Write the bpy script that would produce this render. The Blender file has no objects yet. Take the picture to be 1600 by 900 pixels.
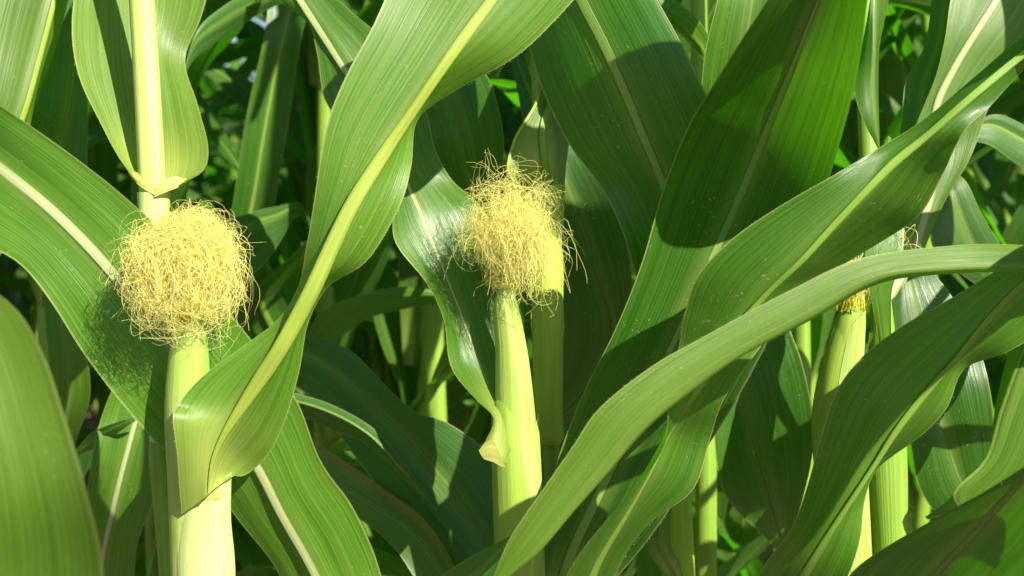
import bpy, math, random
import numpy as np
from mathutils import Matrix, Vector, Euler, noise

scene = bpy.context.scene
rad = math.radians

# ------------------------------------------------------------------ camera
CAM_H, PITCH, FPX = 1.15, rad(5.0), 1931.0
cam_d = bpy.data.cameras.new('camera')
cam = bpy.data.objects.new('camera', cam_d)
scene.collection.objects.link(cam)
cam.location = (0, 0, CAM_H)
cam.rotation_euler = (rad(90) - PITCH, 0, 0)
cam_d.sensor_width = 36.0
cam_d.lens = 36.0 * FPX / 1600.0
cam_d.clip_start, cam_d.clip_end = 0.02, 3000
cam_d.dof.use_dof = True
cam_d.dof.focus_distance = 0.98
cam_d.dof.aperture_fstop = 6.3
scene.camera = cam
CM = np.array(Matrix.Translation(cam.location) @ cam.rotation_euler.to_matrix().to_4x4())

# ------------------------------------------------------------------ light
SUN_AZ, SUN_EL = rad(140.0), rad(37.0)          # azimuth clockwise from +Y
sdir = Vector((math.sin(SUN_AZ) * math.cos(SUN_EL), math.cos(SUN_AZ) * math.cos(SUN_EL), math.sin(SUN_EL)))
sun_d = bpy.data.lights.new('sun', 'SUN')
sun_d.energy, sun_d.angle, sun_d.color = 5.0, rad(0.5), (1.0, 0.94, 0.80)
sun = bpy.data.objects.new('sun', sun_d)
scene.collection.objects.link(sun)
sun.rotation_euler = sdir.to_track_quat('Z', 'Y').to_euler()
sun.location = (3, -3, 5)
world = bpy.data.worlds.new('World')
scene.world = world
world.use_nodes = True
wn = world.node_tree
sky = wn.nodes.new('ShaderNodeTexSky')
sky.sky_type = 'NISHITA'
sky.sun_disc = False
sky.sun_elevation, sky.sun_rotation = SUN_EL, SUN_AZ
sky.air_density, sky.dust_density, sky.ozone_density = 1.0, 1.0, 1.0
bg = wn.nodes['Background']
bg.inputs['Strength'].default_value = 0.05
wn.links.new(sky.outputs[0], bg.inputs['Color'])

vs = scene.view_settings
vs.view_transform, vs.look, vs.gamma, vs.exposure = 'Standard', 'None', 1.0, 1.32
vs.use_curve_mapping = False
scene.render.engine = 'CYCLES'
cy = scene.cycles
cy.use_denoising = True
cy.max_bounces, cy.diffuse_bounces, cy.glossy_bounces, cy.transmission_bounces = 10, 6, 3, 6
cy.sample_clamp_indirect = 6.0

# ------------------------------------------------------------------ helpers
COL = scene.collection

def P(px, py, d):
    """photo pixel (1600x900) + distance along the lens axis in metres -> world"""
    v = np.array([(px - 800.0) / FPX * d, -(py - 450.0) / FPX * d, -d, 1.0])
    return (CM @ v)[:3]

def set_props(o, label=None, cat=None, group=None, kind=None):
    if label: o['label'] = label
    if cat: o['category'] = cat
    if group: o['group'] = group
    if kind: o['kind'] = kind
    return o

def empty(name, loc, label, cat='plant', group=None):
    o = bpy.data.objects.new(name, None)
    o.empty_display_size = 0.05
    COL.objects.link(o)
    o.location = loc
    return set_props(o, label, cat, group)

def mesh_from(name, verts, faces, uvs=None, mat=None):
    me = bpy.data.meshes.new(name)
    me.from_pydata([tuple(v) for v in verts], [], faces)
    if uvs is not None:
        uvs = np.asarray(uvs, dtype=np.float32)
        layer = me.uv_layers.new(name='UVMap')
        idx = np.empty(len(me.loops), dtype=np.int32)
        me.loops.foreach_get('vertex_index', idx)
        layer.data.foreach_set('uv', uvs[idx].ravel())
    me.polygons.foreach_set('use_smooth', np.ones(len(me.polygons), dtype=bool))
    if mat: me.materials.append(mat)
    me.update()
    return me

def put(name, me, parent):
    o = bpy.data.objects.new(name, me)
    COL.objects.link(o)
    o.parent = parent
    return o

def catmull(pts, n, lin=None):
    """centripetal-ish Catmull-Rom through rows of pts (k x c), n samples spaced by chord length"""
    pts = np.asarray(pts, float)
    k = len(pts)
    key = pts[:, :3] if lin is None else pts[:, lin]
    ch = np.maximum(np.linalg.norm(np.diff(key, axis=0), axis=1), 1e-5) ** 0.75
    t = np.concatenate([[0], np.cumsum(ch)])
    out = []
    for s in np.linspace(0, t[-1], n):
        i = min(int(np.searchsorted(t, s, side='right')) - 1, k - 2)
        i = max(i, 0)
        h = t[i + 1] - t[i]
        x = (s - t[i]) / h
        def tang(j):
            if j == 0: return (pts[1] - pts[0]) / (t[1] - t[0])
            if j == k - 1: return (pts[-1] - pts[-2]) / (t[-1] - t[-2])
            a = (pts[j] - pts[j - 1]) / (t[j] - t[j - 1])
            b = (pts[j + 1] - pts[j]) / (t[j + 1] - t[j])
            wa, wb = t[j + 1] - t[j], t[j] - t[j - 1]
            return (a * wa + b * wb) / (wa + wb)
        m0, m1 = tang(i) * h, tang(i + 1) * h
        x2, x3 = x * x, x * x * x
        out.append((2*x3 - 3*x2 + 1) * pts[i] + (x3 - 2*x2 + x) * m0 + (-2*x3 + 3*x2) * pts[i+1] + (x3 - x2) * m1)
    return np.array(out)

def unit(a):
    return a / np.maximum(np.linalg.norm(a, axis=-1, keepdims=True), 1e-9)

# ------------------------------------------------------------------ materials
class NT:
    def __init__(self, name):
        self.mat = bpy.data.materials.new(name)
        self.mat.use_nodes = True
        self.t = self.mat.node_tree
        self.t.nodes.clear()
    def n(self, typ, **kw):
        nd = self.t.nodes.new(typ)
        for k, v in kw.items():
            setattr(nd, k, v)
        return nd
    def l(self, a, b): self.t.links.new(a, b)
    def val(self, sock, v):
        if hasattr(v, 'is_output') or isinstance(v, bpy.types.NodeSocket): self.l(v, sock)
        else: sock.default_value = v
    def math(self, op, a, b=0.0, c=0.0, clamp=False):
        nd = self.n('ShaderNodeMath', operation=op, use_clamp=clamp)
        self.val(nd.inputs[0], a); self.val(nd.inputs[1], b)
        if len(nd.inputs) > 2: self.val(nd.inputs[2], c)
        return nd.outputs[0]
    def rng(self, v, a, b, c=0.0, d=1.0, smooth=True):
        nd = self.n('ShaderNodeMapRange', interpolation_type='SMOOTHSTEP' if smooth else 'LINEAR')
        self.val(nd.inputs[0], v)
        for i, x in enumerate((a, b, c, d)): self.val(nd.inputs[1 + i], x)
        return nd.outputs[0]
    def mix(self, f, a, b, mode='MIX'):
        nd = self.n('ShaderNodeMix', data_type='RGBA', blend_type=mode)
        self.val(nd.inputs[0], f)
        self.val(nd.inputs[6], a if not isinstance(a, tuple) else (*a, 1.0)[:4])
        self.val(nd.inputs[7], b if not isinstance(b, tuple) else (*b, 1.0)[:4])
        return nd.outputs[2]
    def uv(self):
        u = self.n('ShaderNodeUVMap'); u.uv_map = 'UVMap'
        s = self.n('ShaderNodeSeparateXYZ'); self.l(u.outputs[0], s.inputs[0])
        return s.outputs[0], s.outputs[1]
    def vec(self, x, y, z=0.0):
        c = self.n('ShaderNodeCombineXYZ')
        self.val(c.inputs[0], x); self.val(c.inputs[1], y); self.val(c.inputs[2], z)
        return c.outputs[0]
    def noise(self, v, scale=1.0, detail=2.0, rough=0.5):
        nd = self.n('ShaderNodeTexNoise')
        if v is not None: self.l(v, nd.inputs['Vector'])
        nd.inputs['Scale'].default_value = scale
        nd.inputs['Detail'].default_value = detail
        nd.inputs['Roughness'].default_value = rough
        return nd.outputs['Fac']
    def out(self, sh):
        o = self.n('ShaderNodeOutputMaterial'); self.l(sh, o.inputs['Surface'])
        return self.mat

def leaf_material(name, dark, light, trans, tfac=0.37, rough=0.35, rib=False, spec=0.5, brown=0.0):
    m = NT(name)
    u, v = m.uv()
    info = m.n('ShaderNodeObjectInfo')
    rnd = info.outputs['Random']
    roff = m.math('MULTIPLY', rnd, 37.0)
    au = m.math('MULTIPLY', m.math('ABSOLUTE', m.math('SUBTRACT', u, 0.5)), 2.0)
    fine = m.noise(m.vec(m.math('MULTIPLY', u, 150.0), m.math('MULTIPLY', v, 3.0), roff), 1.0, 2.0)
    med = m.noise(m.vec(m.math('MULTIPLY', u, 34.0), m.math('MULTIPLY', v, 4.0), roff), 1.0, 3.0)
    big = m.noise(m.vec(m.math('MULTIPLY', u, 3.0), m.math('MULTIPLY', v, 14.0), roff), 1.0, 3.0)
    # parallel veins: thin paler lines running the length of the blade
    wv = m.math('ABSOLUTE', m.math('SINE', m.math('ADD', m.math('MULTIPLY', u, 118.0), m.math('MULTIPLY', med, 7.0))))
    vein = m.rng(wv, 0.86, 1.0, 0.0, 1.0)
    f = m.math('ADD', m.math('MULTIPLY', m.rng(fine, 0.3, 0.7), 0.35), m.math('MULTIPLY', m.rng(med, 0.3, 0.7), 0.45))
    f = m.math('ADD', f, m.math('MULTIPLY', m.rng(big, 0.35, 0.7), 0.35), clamp=True)
    col = m.mix(f, dark, light)
    pale = tuple(min(1.0, c * 1.5 + 0.03) for c in light)
    col = m.mix(m.math('MULTIPLY', m.math('MULTIPLY', vein, m.rng(fine, 0.35, 0.6)), 0.4), col, pale)
    # hue differences between blades
    hs = m.n('ShaderNodeHueSaturation')
    m.l(col, hs.inputs['Color'])
    m.val(hs.inputs['Hue'], m.rng(rnd, 0, 1, 0.492, 0.506, False))
    m.val(hs.inputs['Value'], m.rng(m.math('FRACT', m.math('MULTIPLY', rnd, 7.3)), 0, 1, 0.82, 1.15, False))
    col = hs.outputs[0]
    # blade pales beside the midrib, at the collar and along the thin margin
    ribc = (0.30, 0.36, 0.12)
    if rib:
        col = m.mix(m.rng(au, 0.035, 0.075, 0.9, 0.0), col, ribc)
    else:
        col = m.mix(m.rng(au, 0.05, 0.3, 0.45, 0.0), col, (0.17, 0.25, 0.05))
    col = m.mix(m.math('MULTIPLY', m.rng(v, 0.0, 0.10, 0.95, 0.0), m.rng(au, 0.25, 1.0, 1.0, 0.35)), col, (0.42, 0.48, 0.11))
    col = m.mix(m.rng(au, 0.965, 0.992, 0.0, 0.55), col, (0.36, 0.36, 0.12))
    # scattered dust, pollen and small lesions
    sp = m.noise(m.vec(m.math('MULTIPLY', u, 45.0), m.math('MULTIPLY', v, 320.0), roff), 1.0, 2.0, 0.6)
    dens = m.noise(m.vec(m.math('MULTIPLY', u, 4.0), m.math('MULTIPLY', v, 22.0), m.math('ADD', roff, 9.0)), 1.0, 2.0)
    spm = m.math('MULTIPLY', m.rng(sp, 0.665, 0.71), m.rng(dens, 0.48, 0.64))
    col = m.mix(m.math('MULTIPLY', spm, 0.7), col, (0.42, 0.38, 0.2))
    if brown > 0:
        bn = m.noise(m.vec(m.math('MULTIPLY', u, 9.0), m.math('MULTIPLY', v, 26.0), roff), 1.0, 4.0)
        edge = m.math('ADD', u, m.math('MULTIPLY', m.math('SUBTRACT', bn, 0.5), 0.5))
        col = m.mix(m.rng(edge, 0.26, 0.06, 0.0, 0.6 * brown), col, (0.25, 0.2, 0.03))
        col = m.mix(m.rng(edge, 0.14, 0.02, 0.0, brown), col, (0.22, 0.085, 0.03))
    bp = m.n('ShaderNodeBump')
    bp.inputs['Strength'].default_value = 0.28
    bp.inputs['Distance'].default_value = 0.0012
    m.l(m.math('ADD', m.math('MULTIPLY', wv, 0.22), m.math('ADD', fine, m.math('MULTIPLY', med, 1.2))), bp.inputs['Height'])
    pr = m.n('ShaderNodeBsdfPrincipled')
    m.l(col, pr.inputs['Base Color'])
    m.val(pr.inputs['Roughness'], m.rng(med, 0.3, 0.7, rough - 0.06, rough + 0.1))
    pr.inputs['Specular IOR Level'].default_value = spec
    m.l(bp.outputs[0], pr.inputs['Normal'])
    tr = m.n('ShaderNodeBsdfTranslucent')
    tcol = m.mix(m.rng(m.math('ADD', m.math('MULTIPLY', med, 0.6), m.math('MULTIPLY', fine, 0.4)), 0.3, 0.7),
                 tuple(c * 0.75 for c in trans), tuple(min(1, c * 1.2) for c in trans))
    m.l(tcol, tr.inputs['Color'])
    ms = m.n('ShaderNodeMixShader')
    ms.inputs[0].default_value = tfac
    m.l(pr.outputs[0], ms.inputs[1]); m.l(tr.outputs[0], ms.inputs[2])
    return m.out(ms.outputs[0])

def fibre_material(name, a, b, trans=None, tfac=0.2, rough=0.4, nu=60.0, base_green=None, spec=0.4, edge=None):
    """stalks, husks, midribs: long fibres along v"""
    m = NT(name)
    u, v = m.uv()
    info = m.n('ShaderNodeObjectInfo')
    roff = m.math('MULTIPLY', info.outputs['Random'], 31.0)
    fine = m.noise(m.vec(m.math('MULTIPLY', u, nu * 2.5), m.math('MULTIPLY', v, 6.0), roff), 1.0, 2.0)
    med = m.noise(m.vec(m.math('MULTIPLY', u, nu * 0.35), m.math('MULTIPLY', v, 7.0), roff), 1.0, 3.0)
    f = m.math('ADD', m.math('MULTIPLY', m.rng(fine, 0.3, 0.7), 0.5), m.math('MULTIPLY', m.rng(med, 0.3, 0.7), 0.5))
    col = m.mix(f, a, b)
    if edge:
        sn = m.math('ABSOLUTE', m.math('SINE', m.math('MULTIPLY', u, 2 * math.pi)))
        col = m.mix(m.rng(m.math('ADD', sn, m.math('MULTIPLY', m.math('SUBTRACT', med, 0.5), 0.5)), 0.25, 0.95), edge, col)
    if base_green:
        gn = m.noise(m.vec(m.math('MULTIPLY', u, 5.0), m.math('MULTIPLY', v, 12.0), roff), 1.0, 3.0)
        col = m.mix(m.rng(gn, 0.4, 0.65, 0.0, 0.6), col, base_green)
    bp = m.n('ShaderNodeBump')
    bp.inputs['Strength'].default_value = 0.4
    bp.inputs['Distance'].default_value = 0.0012
    m.l(m.math('ADD', fine, med), bp.inputs['Height'])
    pr = m.n('ShaderNodeBsdfPrincipled')
    m.l(col, pr.inputs['Base Color'])
    pr.inputs['Roughness'].default_value = rough
    pr.inputs['Specular IOR Level'].default_value = spec
    m.l(bp.outputs[0], pr.inputs['Normal'])
    if trans:
        tr = m.n('ShaderNodeBsdfTranslucent')
        tr.inputs['Color'].default_value = (*trans, 1)
        ms = m.n('ShaderNodeMixShader'); ms.inputs[0].default_value = tfac
        m.l(pr.outputs[0], ms.inputs[1]); m.l(tr.outputs[0], ms.inputs[2])
        return m.out(ms.outputs[0])
    return m.out(pr.outputs[0])

M = {}
M['leaf'] = leaf_material('leaf_green', (0.038, 0.120, 0.006), (0.085, 0.180, 0.015), (0.10, 0.44, 0.005))
M['leaf_young'] = leaf_material('leaf_young_green', (0.062, 0.146, 0.008), (0.114, 0.206, 0.021), (0.19, 0.52, 0.008), rough=0.42)
M['leaf_deep'] = leaf_material('leaf_deep_green', (0.021, 0.090, 0.006), (0.045, 0.135, 0.012), (0.10, 0.36, 0.004), tfac=0.32, rough=0.36)
M['leaf_blue'] = leaf_material('leaf_waxy_green', (0.028, 0.092, 0.014), (0.064, 0.145, 0.030), (0.07, 0.34, 0.014), tfac=0.28, rough=0.38, spec=0.42)
M['leaf_brown'] = leaf_material('leaf_scorched_edge', (0.040, 0.105, 0.008), (0.078, 0.155, 0.018), (0.16, 0.40, 0.012), brown=0.9)
M['leaf_back'] = leaf_material('leaf_field', (0.030, 0.092, 0.010), (0.070, 0.150, 0.022), (0.10, 0.46, 0.008), tfac=0.42, rib=True)
M['rib'] = fibre_material('midrib_pale', (0.20, 0.36, 0.05), (0.31, 0.46, 0.09), (0.5, 0.75, 0.07), 0.45, 0.38, 14.0, edge=(0.09, 0.19, 0.025))
M['rib_yellow'] = fibre_material('midrib_yellow', (0.28, 0.37, 0.055), (0.40, 0.47, 0.10), (0.55, 0.75, 0.07), 0.4, 0.38, 14.0, edge=(0.15, 0.22, 0.03))
M['rib_mid'] = fibre_material('midrib_soft', (0.24, 0.40, 0.085), (0.36, 0.51, 0.15), (0.45, 0.75, 0.1), 0.42, 0.38, 14.0, edge=(0.07, 0.17, 0.025))
M['rib_white'] = fibre_material('midrib_white', (0.42, 0.48, 0.22), (0.56, 0.60, 0.34), (0.6, 0.75, 0.2), 0.4, 0.38, 14.0, edge=(0.16, 0.23, 0.06))
M['rib_dull'] = fibre_material('midrib_green', (0.13, 0.24, 0.04), (0.21, 0.33, 0.075), (0.4, 0.7, 0.05), 0.42, 0.4, 14.0, edge=(0.075, 0.145, 0.025))
M['stalk'] = fibre_material('stalk_pale', (0.36, 0.47, 0.09), (0.58, 0.63, 0.25), (0.4, 0.5, 0.05), 0.12, 0.4, 30.0)
M['stalk_green'] = fibre_material('stalk_green', (0.15, 0.28, 0.025), (0.25, 0.38, 0.055), (0.3, 0.6, 0.02), 0.2, 0.4, 30.0)
M['sheath'] = fibre_material('sheath_pale', (0.44, 0.55, 0.16), (0.60, 0.67, 0.32), (0.42, 0.55, 0.06), 0.2, 0.42, 50.0)
M['sheath_green'] = fibre_material('sheath_green', (0.28, 0.44, 0.035), (0.40, 0.54, 0.08), (0.45, 0.75, 0.03), 0.25, 0.42, 40.0)
M['husk'] = fibre_material('husk_pale', (0.36, 0.49, 0.085), (0.57, 0.64, 0.24), (0.45, 0.7, 0.04), 0.3, 0.42, 60.0, (0.30, 0.45, 0.06))
M['husk_green'] = fibre_material('husk_green', (0.25, 0.40, 0.04), (0.38, 0.51, 0.09), (0.4, 0.7, 0.03), 0.28, 0.42, 50.0)
M['collar'] = fibre_material('collar_tan', (0.52, 0.48, 0.12), (0.62, 0.58, 0.24), (0.5, 0.5, 0.1), 0.3, 0.55, 30.0, (0.46, 0.33, 0.10))

M['auricle'] = fibre_material('auricle_brownish', (0.22, 0.32, 0.05), (0.32, 0.34, 0.08), (0.35, 0.45, 0.05), 0.3, 0.55, 20.0, (0.22, 0.15, 0.05))
def silk_material():
    m = NT('silk_yellow')
    u, v = m.uv()                       # u: strand tint, v: along the strand
    c = m.mix(m.rng(v, 0.0, 0.45), (0.90, 0.90, 0.06), (0.95, 0.91, 0.33))
    c = m.mix(m.rng(u, 0.55, 1.0, 0.0, 0.55), c, (0.95, 0.89, 0.50))
    c = m.mix(m.rng(m.math('MULTIPLY', m.rng(u, 0.12, 0.0), m.rng(v, 0.5, 1.0)), 0.0, 1.0, 0.0, 0.7), c, (0.40, 0.19, 0.07))
    pr = m.n('ShaderNodeBsdfPrincipled')
    m.l(c, pr.inputs['Base Color'])
    pr.inputs['Roughness'].default_value = 0.35
    tr = m.n('ShaderNodeBsdfTranslucent'); m.l(c, tr.inputs['Color'])
    ms = m.n('ShaderNodeMixShader'); ms.inputs[0].default_value = 0.46
    m.l(pr.outputs[0], ms.inputs[1]); m.l(tr.outputs[0], ms.inputs[2])
    return m.out(ms.outputs[0])
M['silk'] = silk_material()

def hair_material():
    m = NT('leaf_hair')
    pr = m.n('ShaderNodeBsdfPrincipled')
    pr.inputs['Base Color'].default_value = (0.55, 0.58, 0.35, 1)
    pr.inputs['Roughness'].default_value = 0.4
    return m.out(pr.outputs[0])
M['hair'] = hair_material()

def soil_material():
    m = NT('soil_red_brown')
    tc = m.n('ShaderNodeTexCoord')
    a = m.noise(tc.outputs['Object'], 3.0, 6.0, 0.6)
    b = m.noise(tc.outputs['Object'], 40.0, 5.0, 0.65)
    col = m.mix(m.rng(a, 0.3, 0.7), (0.075, 0.055, 0.036), (0.14, 0.105, 0.068))
    col = m.mix(m.rng(b, 0.35, 0.7), col, (0.22, 0.15, 0.10))
    bp = m.n('ShaderNodeBump'); bp.inputs['Strength'].default_value = 0.8; bp.inputs['Distance'].default_value = 0.02
    m.l(b, bp.inputs['Height'])
    pr = m.n('ShaderNodeBsdfPrincipled')
    m.l(col, pr.inputs['Base Color']); pr.inputs['Roughness'].default_value = 0.95
    m.l(bp.outputs[0], pr.inputs['Normal'])
    return m.out(pr.outputs[0])
M['soil'] = soil_material()

def straw_material():
    m = NT('dry_litter')
    info = m.n('ShaderNodeTexCoord')
    a = m.noise(info.outputs['Object'], 25.0, 3.0)
    col = m.mix(m.rng(a, 0.3, 0.7), (0.24, 0.10, 0.055), (0.48, 0.28, 0.17))
    pr = m.n('ShaderNodeBsdfPrincipled')
    m.l(col, pr.inputs['Base Color']); pr.inputs['Roughness'].default_value = 0.8
    return m.out(pr.outputs[0])
M['straw'] = straw_material()

# ------------------------------------------------------------------ leaf blades
def blade_mesh(name, A, MID, B, mat, nc=5, bow=0.10, ruff=0.0, rfreq=26.0, seed=0, base=np.zeros(3), v0=0.0, puck=0.0):
    """A, MID, B: (n x 3) world points of one margin, the midrib and the other margin"""
    rs = random.Random(seed)
    n = len(MID)
    T = unit(np.gradient(MID, axis=0))
    seg = np.concatenate([[0], np.cumsum(np.linalg.norm(np.diff(MID, axis=0), axis=1))])
    cols = np.concatenate([-np.linspace(1, 0, nc + 1), np.linspace(0, 1, nc + 1)[1:]])
    verts, uvs = [], []
    ph = [rs.uniform(0, 6.28) for _ in range(6)]
    for side, E in ((-1, A), (1, B)):
        pass
    NA = unit(np.cross(T, MID - A)); NB = unit(np.cross(T, B - MID))
    wa = np.linalg.norm(A - MID, axis=1); wb = np.linalg.norm(B - MID, axis=1)
    for i in range(n):
        s = seg[i]
        tip = min(1.0, (seg[-1] - s) / 0.06) * min(1.0, s / 0.05)
        for c in cols:
            k = abs(c)
            if c < 0: E, N, w, q = A[i], NA[i], wa[i], 0
            else: E, N, w, q = B[i], NB[i], wb[i], 3
            p = MID[i] + (E - MID[i]) * k + N * (bow * w * 4 * k * (1 - k) * 0.5)
            r = ruff * k ** 2 * (0.6 * math.sin(rfreq * s + ph[q]) + 0.4 * math.sin(rfreq * 1.73 * s + ph[q + 1]))
            pk = puck * math.sin(k * 23.0 + ph[q + 2] + 1.5 * math.sin(s * 9)) * k * (1 - k) * 4
            p = p + N * (r + pk) * tip
            verts.append(p - base)
            uvs.append((0.5 + 0.5 * c, v0 + s))
    m = 2 * nc + 1
    faces = [(i * m + j, i * m + j + 1, (i + 1) * m + j + 1, (i + 1) * m + j) for i in range(n - 1) for j in range(m - 1)]
    return mesh_from(name, verts, faces, uvs, mat)

def rib_mesh(name, MID, N, S, w0, w1, mat, base=np.zeros(3), flat=0.20, rib0=0.0):
    """flattened, tapering rib lying in the blade"""
    n = len(MID); k = 12
    seg = np.concatenate([[0], np.cumsum(np.linalg.norm(np.diff(MID, axis=0), axis=1))])
    verts, uvs = [], []
    for i in range(n):
        f = seg[i] / seg[-1]
        w = (w0 * (1 - f) ** 0.8 + w1 * (1 - (1 - f) ** 0.8)) * 0.5
        w *= min(1.0, 0.25 + (1 - f) * 8)
        if rib0: w *= max(0.0, min(1.0, f / rib0))
        h = w * flat
        for j in range(k):
            a = 2 * math.pi * j / k
            verts.append(MID[i] + S[i] * (math.cos(a) * w) + N[i] * (math.sin(a) * h) - base)
            uvs.append((j / k, seg[i]))
    faces = [(i * k + j, i * k + (j + 1) % k, (i + 1) * k + (j + 1) % k, (i + 1) * k + j) for i in range(n - 1) for j in range(k)]
    return mesh_from(name, verts, faces, uvs, mat)

HAIR = []
def traced_leaf(plant, rows, mat='leaf', rib='rib', w=(0.0095, 0.003), fold=(0.0, 0.0), n=56, seed=1, bow=0.10,
                ruff=0.0015, puck=0.0006, hairs=0, norib=False, flat=0.12, name='leaf', rib0=0.0, margin=0.0):
    """rows base -> tip: ax,ay, mx,my, bx,by, d [, da, db]"""
    base = np.array(plant.location)
    data = []
    for r in rows:
        ax, ay, mx, my, bx, by, d = r[:7]
        da, db = (r[7], r[8]) if len(r) > 8 else fold
        data.append(np.concatenate([P(mx, my, d), P(ax, ay, d + da), P(bx, by, d + db)]))
    S = catmull(data, n)
    MID, A, B = S[:, :3], S[:, 3:6], S[:, 6:9]
    me = blade_mesh('leaf', A, MID, B, M[mat], bow=bow, ruff=ruff, seed=seed, base=base, puck=puck)
    lf = put(name, me, plant)
    if not norib:
        T = unit(np.gradient(MID, axis=0))
        side = unit(unit(B - MID) - unit(A - MID))
        side = unit(side - T * np.sum(side * T, axis=1, keepdims=True))
        N = unit(np.cross(T, side))
        put('midrib', rib_mesh('midrib', MID, N, side, w[0], w[1], M[rib], base, flat, rib0), lf)
    if margin:                                   # yellow tube along one margin, a backlit edge put into colour
        T = unit(np.gradient(A, axis=0)); sd = unit(A - MID); sd = unit(sd - T * np.sum(sd * T, axis=1, keepdims=True))
        put('margin', rib_mesh('margin', A, unit(np.cross(T, sd)), sd, margin * 2, margin, M['rib_yellow'], base, 0.5), lf)
    if hairs:
        rs = random.Random(seed + 99)
        verts, faces = [], []
        for E in (A, B):
            L = np.linalg.norm(np.diff(E, axis=0), axis=1)
            for i in range(n - 1):
                cnt = int(L[i] * hairs)
                out = unit(E[i] - MID[i])
                for _ in range(cnt):
                    p = E[i] + (E[i + 1] - E[i]) * rs.random() - base
                    dv = unit(out + np.array([rs.gauss(0, .4) for _ in range(3)])) * rs.uniform(0.0008, 0.0018)
                    sd = np.array([rs.gauss(0, 1) for _ in range(3)]); sd = unit(sd) * 0.00005
                    b = len(verts)
                    verts += [p - sd, p + sd, p + dv]
                    faces.append((b, b + 1, b + 2))
        h = put('margin_hairs', mesh_from('margin_hairs', verts, faces, None, M['hair']), lf)
        h['kind'] = 'stuff'
    return lf

# ------------------------------------------------------------------ lofted stems, sheaths, husks
def loft(name, C, RX, RY, mat, k=20, a0=0.0, a1=2 * math.pi, base=np.zeros(3), ridge=0.0, ridges=9, seed=0, n=40, topcut=None, cap=True, slant=0.0):
    """C: (m x 3) axis points, RX/RY radii across/into the picture. a0..a1 in radians, 0 = +X, -pi/2 = towards the camera"""
    rs = random.Random(seed)
    data = np.column_stack([np.asarray(C, float), RX, RY])
    S = catmull(data, n)
    full = abs(a1 - a0 - 2 * math.pi) < 1e-4
    m = k if full else k + 1
    seg = np.concatenate([[0], np.cumsum(np.linalg.norm(np.diff(S[:, :3], axis=0), axis=1))])
    ph = rs.uniform(0, 6)
    verts, uvs = [], []
    for i in range(n):
        for j in range(m):
            f = j / k
            a = a0 + (a1 - a0) * f
            q = 1 + ridge * (math.sin(ridges * a + ph + seg[i] * 4) + 0.5 * math.sin(ridges * 2.3 * a + 2 * ph))
            p = S[i, :3] + np.array([math.cos(a) * S[i, 3] * q, math.sin(a) * S[i, 4] * q, 0])
            if slant:
                p = p + np.array([0, 0, slant * math.cos(a) * (seg[i] / seg[-1]) ** 2])
            if topcut is not None:
                # a husk leaf ends in a point: pull the sides down
                p = p - np.array([0, 0, topcut * (abs(2 * f - 1) ** 1.6) * (seg[i] / seg[-1]) ** 3])
            verts.append(p - base); uvs.append((f, seg[i]))
    faces = [(i * m + j, i * m + (j + 1) % m, (i + 1) * m + (j + 1) % m, (i + 1) * m + j)
             for i in range(n - 1) for j in range(m if full else m - 1)]
    if full and cap:
        faces.append(tuple(range((n - 1) * m, n * m)))
        faces.append(tuple(range(m - 1, -1, -1)))
    return mesh_from(name, verts, faces, uvs, mat)

def px_axis(pts):
    """[(px, py, d, half width px)] -> axis points + radii"""
    C = np.array([P(x, y, d) for x, y, d, h in pts])
    R = np.array([h * d / FPX for x, y, d, h in pts])
    return C, R

def stem(plant, pts, mat='stalk', top=2.15, node_z=(), name='stalk', to_ground=True):
    """stalk through traced pixels, continued down to the soil and up out of the picture"""
    C, R = px_axis(pts)
    o = np.argsort(-C[:, 2]); C, R = C[o], R[o]          # top first
    base = np.array(plant.location)
    up = unit(C[0] - C[1]); rows = []
    if top:
        z0 = C[0][2]
        for z in np.linspace(top, z0, 5)[:-1]:
            q = C[0] + up * ((z - z0) / up[2])
            rows.append((q, R[0] * (1 - 0.45 * (z - z0) / max(top - z0, 1e-3))))
    rows += list(zip(C, R))
    if to_ground:
        zb = C[-1][2]
        for f in (0.35, 0.7, 1.0):
            q = C[-1] * (1 - f) + (base + np.array([0, 0, -0.03])) * f
            rows.append((q, R[-1] * (1 + 0.25 * f)))
    rows = rows[::-1]
    C = np.array([r[0] for r in rows]); R = np.array([r[1] for r in rows])
    me = loft('stalk', C, R, R, M[mat], k=16, base=base, n=90, ridge=0.012, ridges=7, seed=int(abs(base[0]) * 1000))
    s = put(name, me, plant)
    return s

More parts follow.
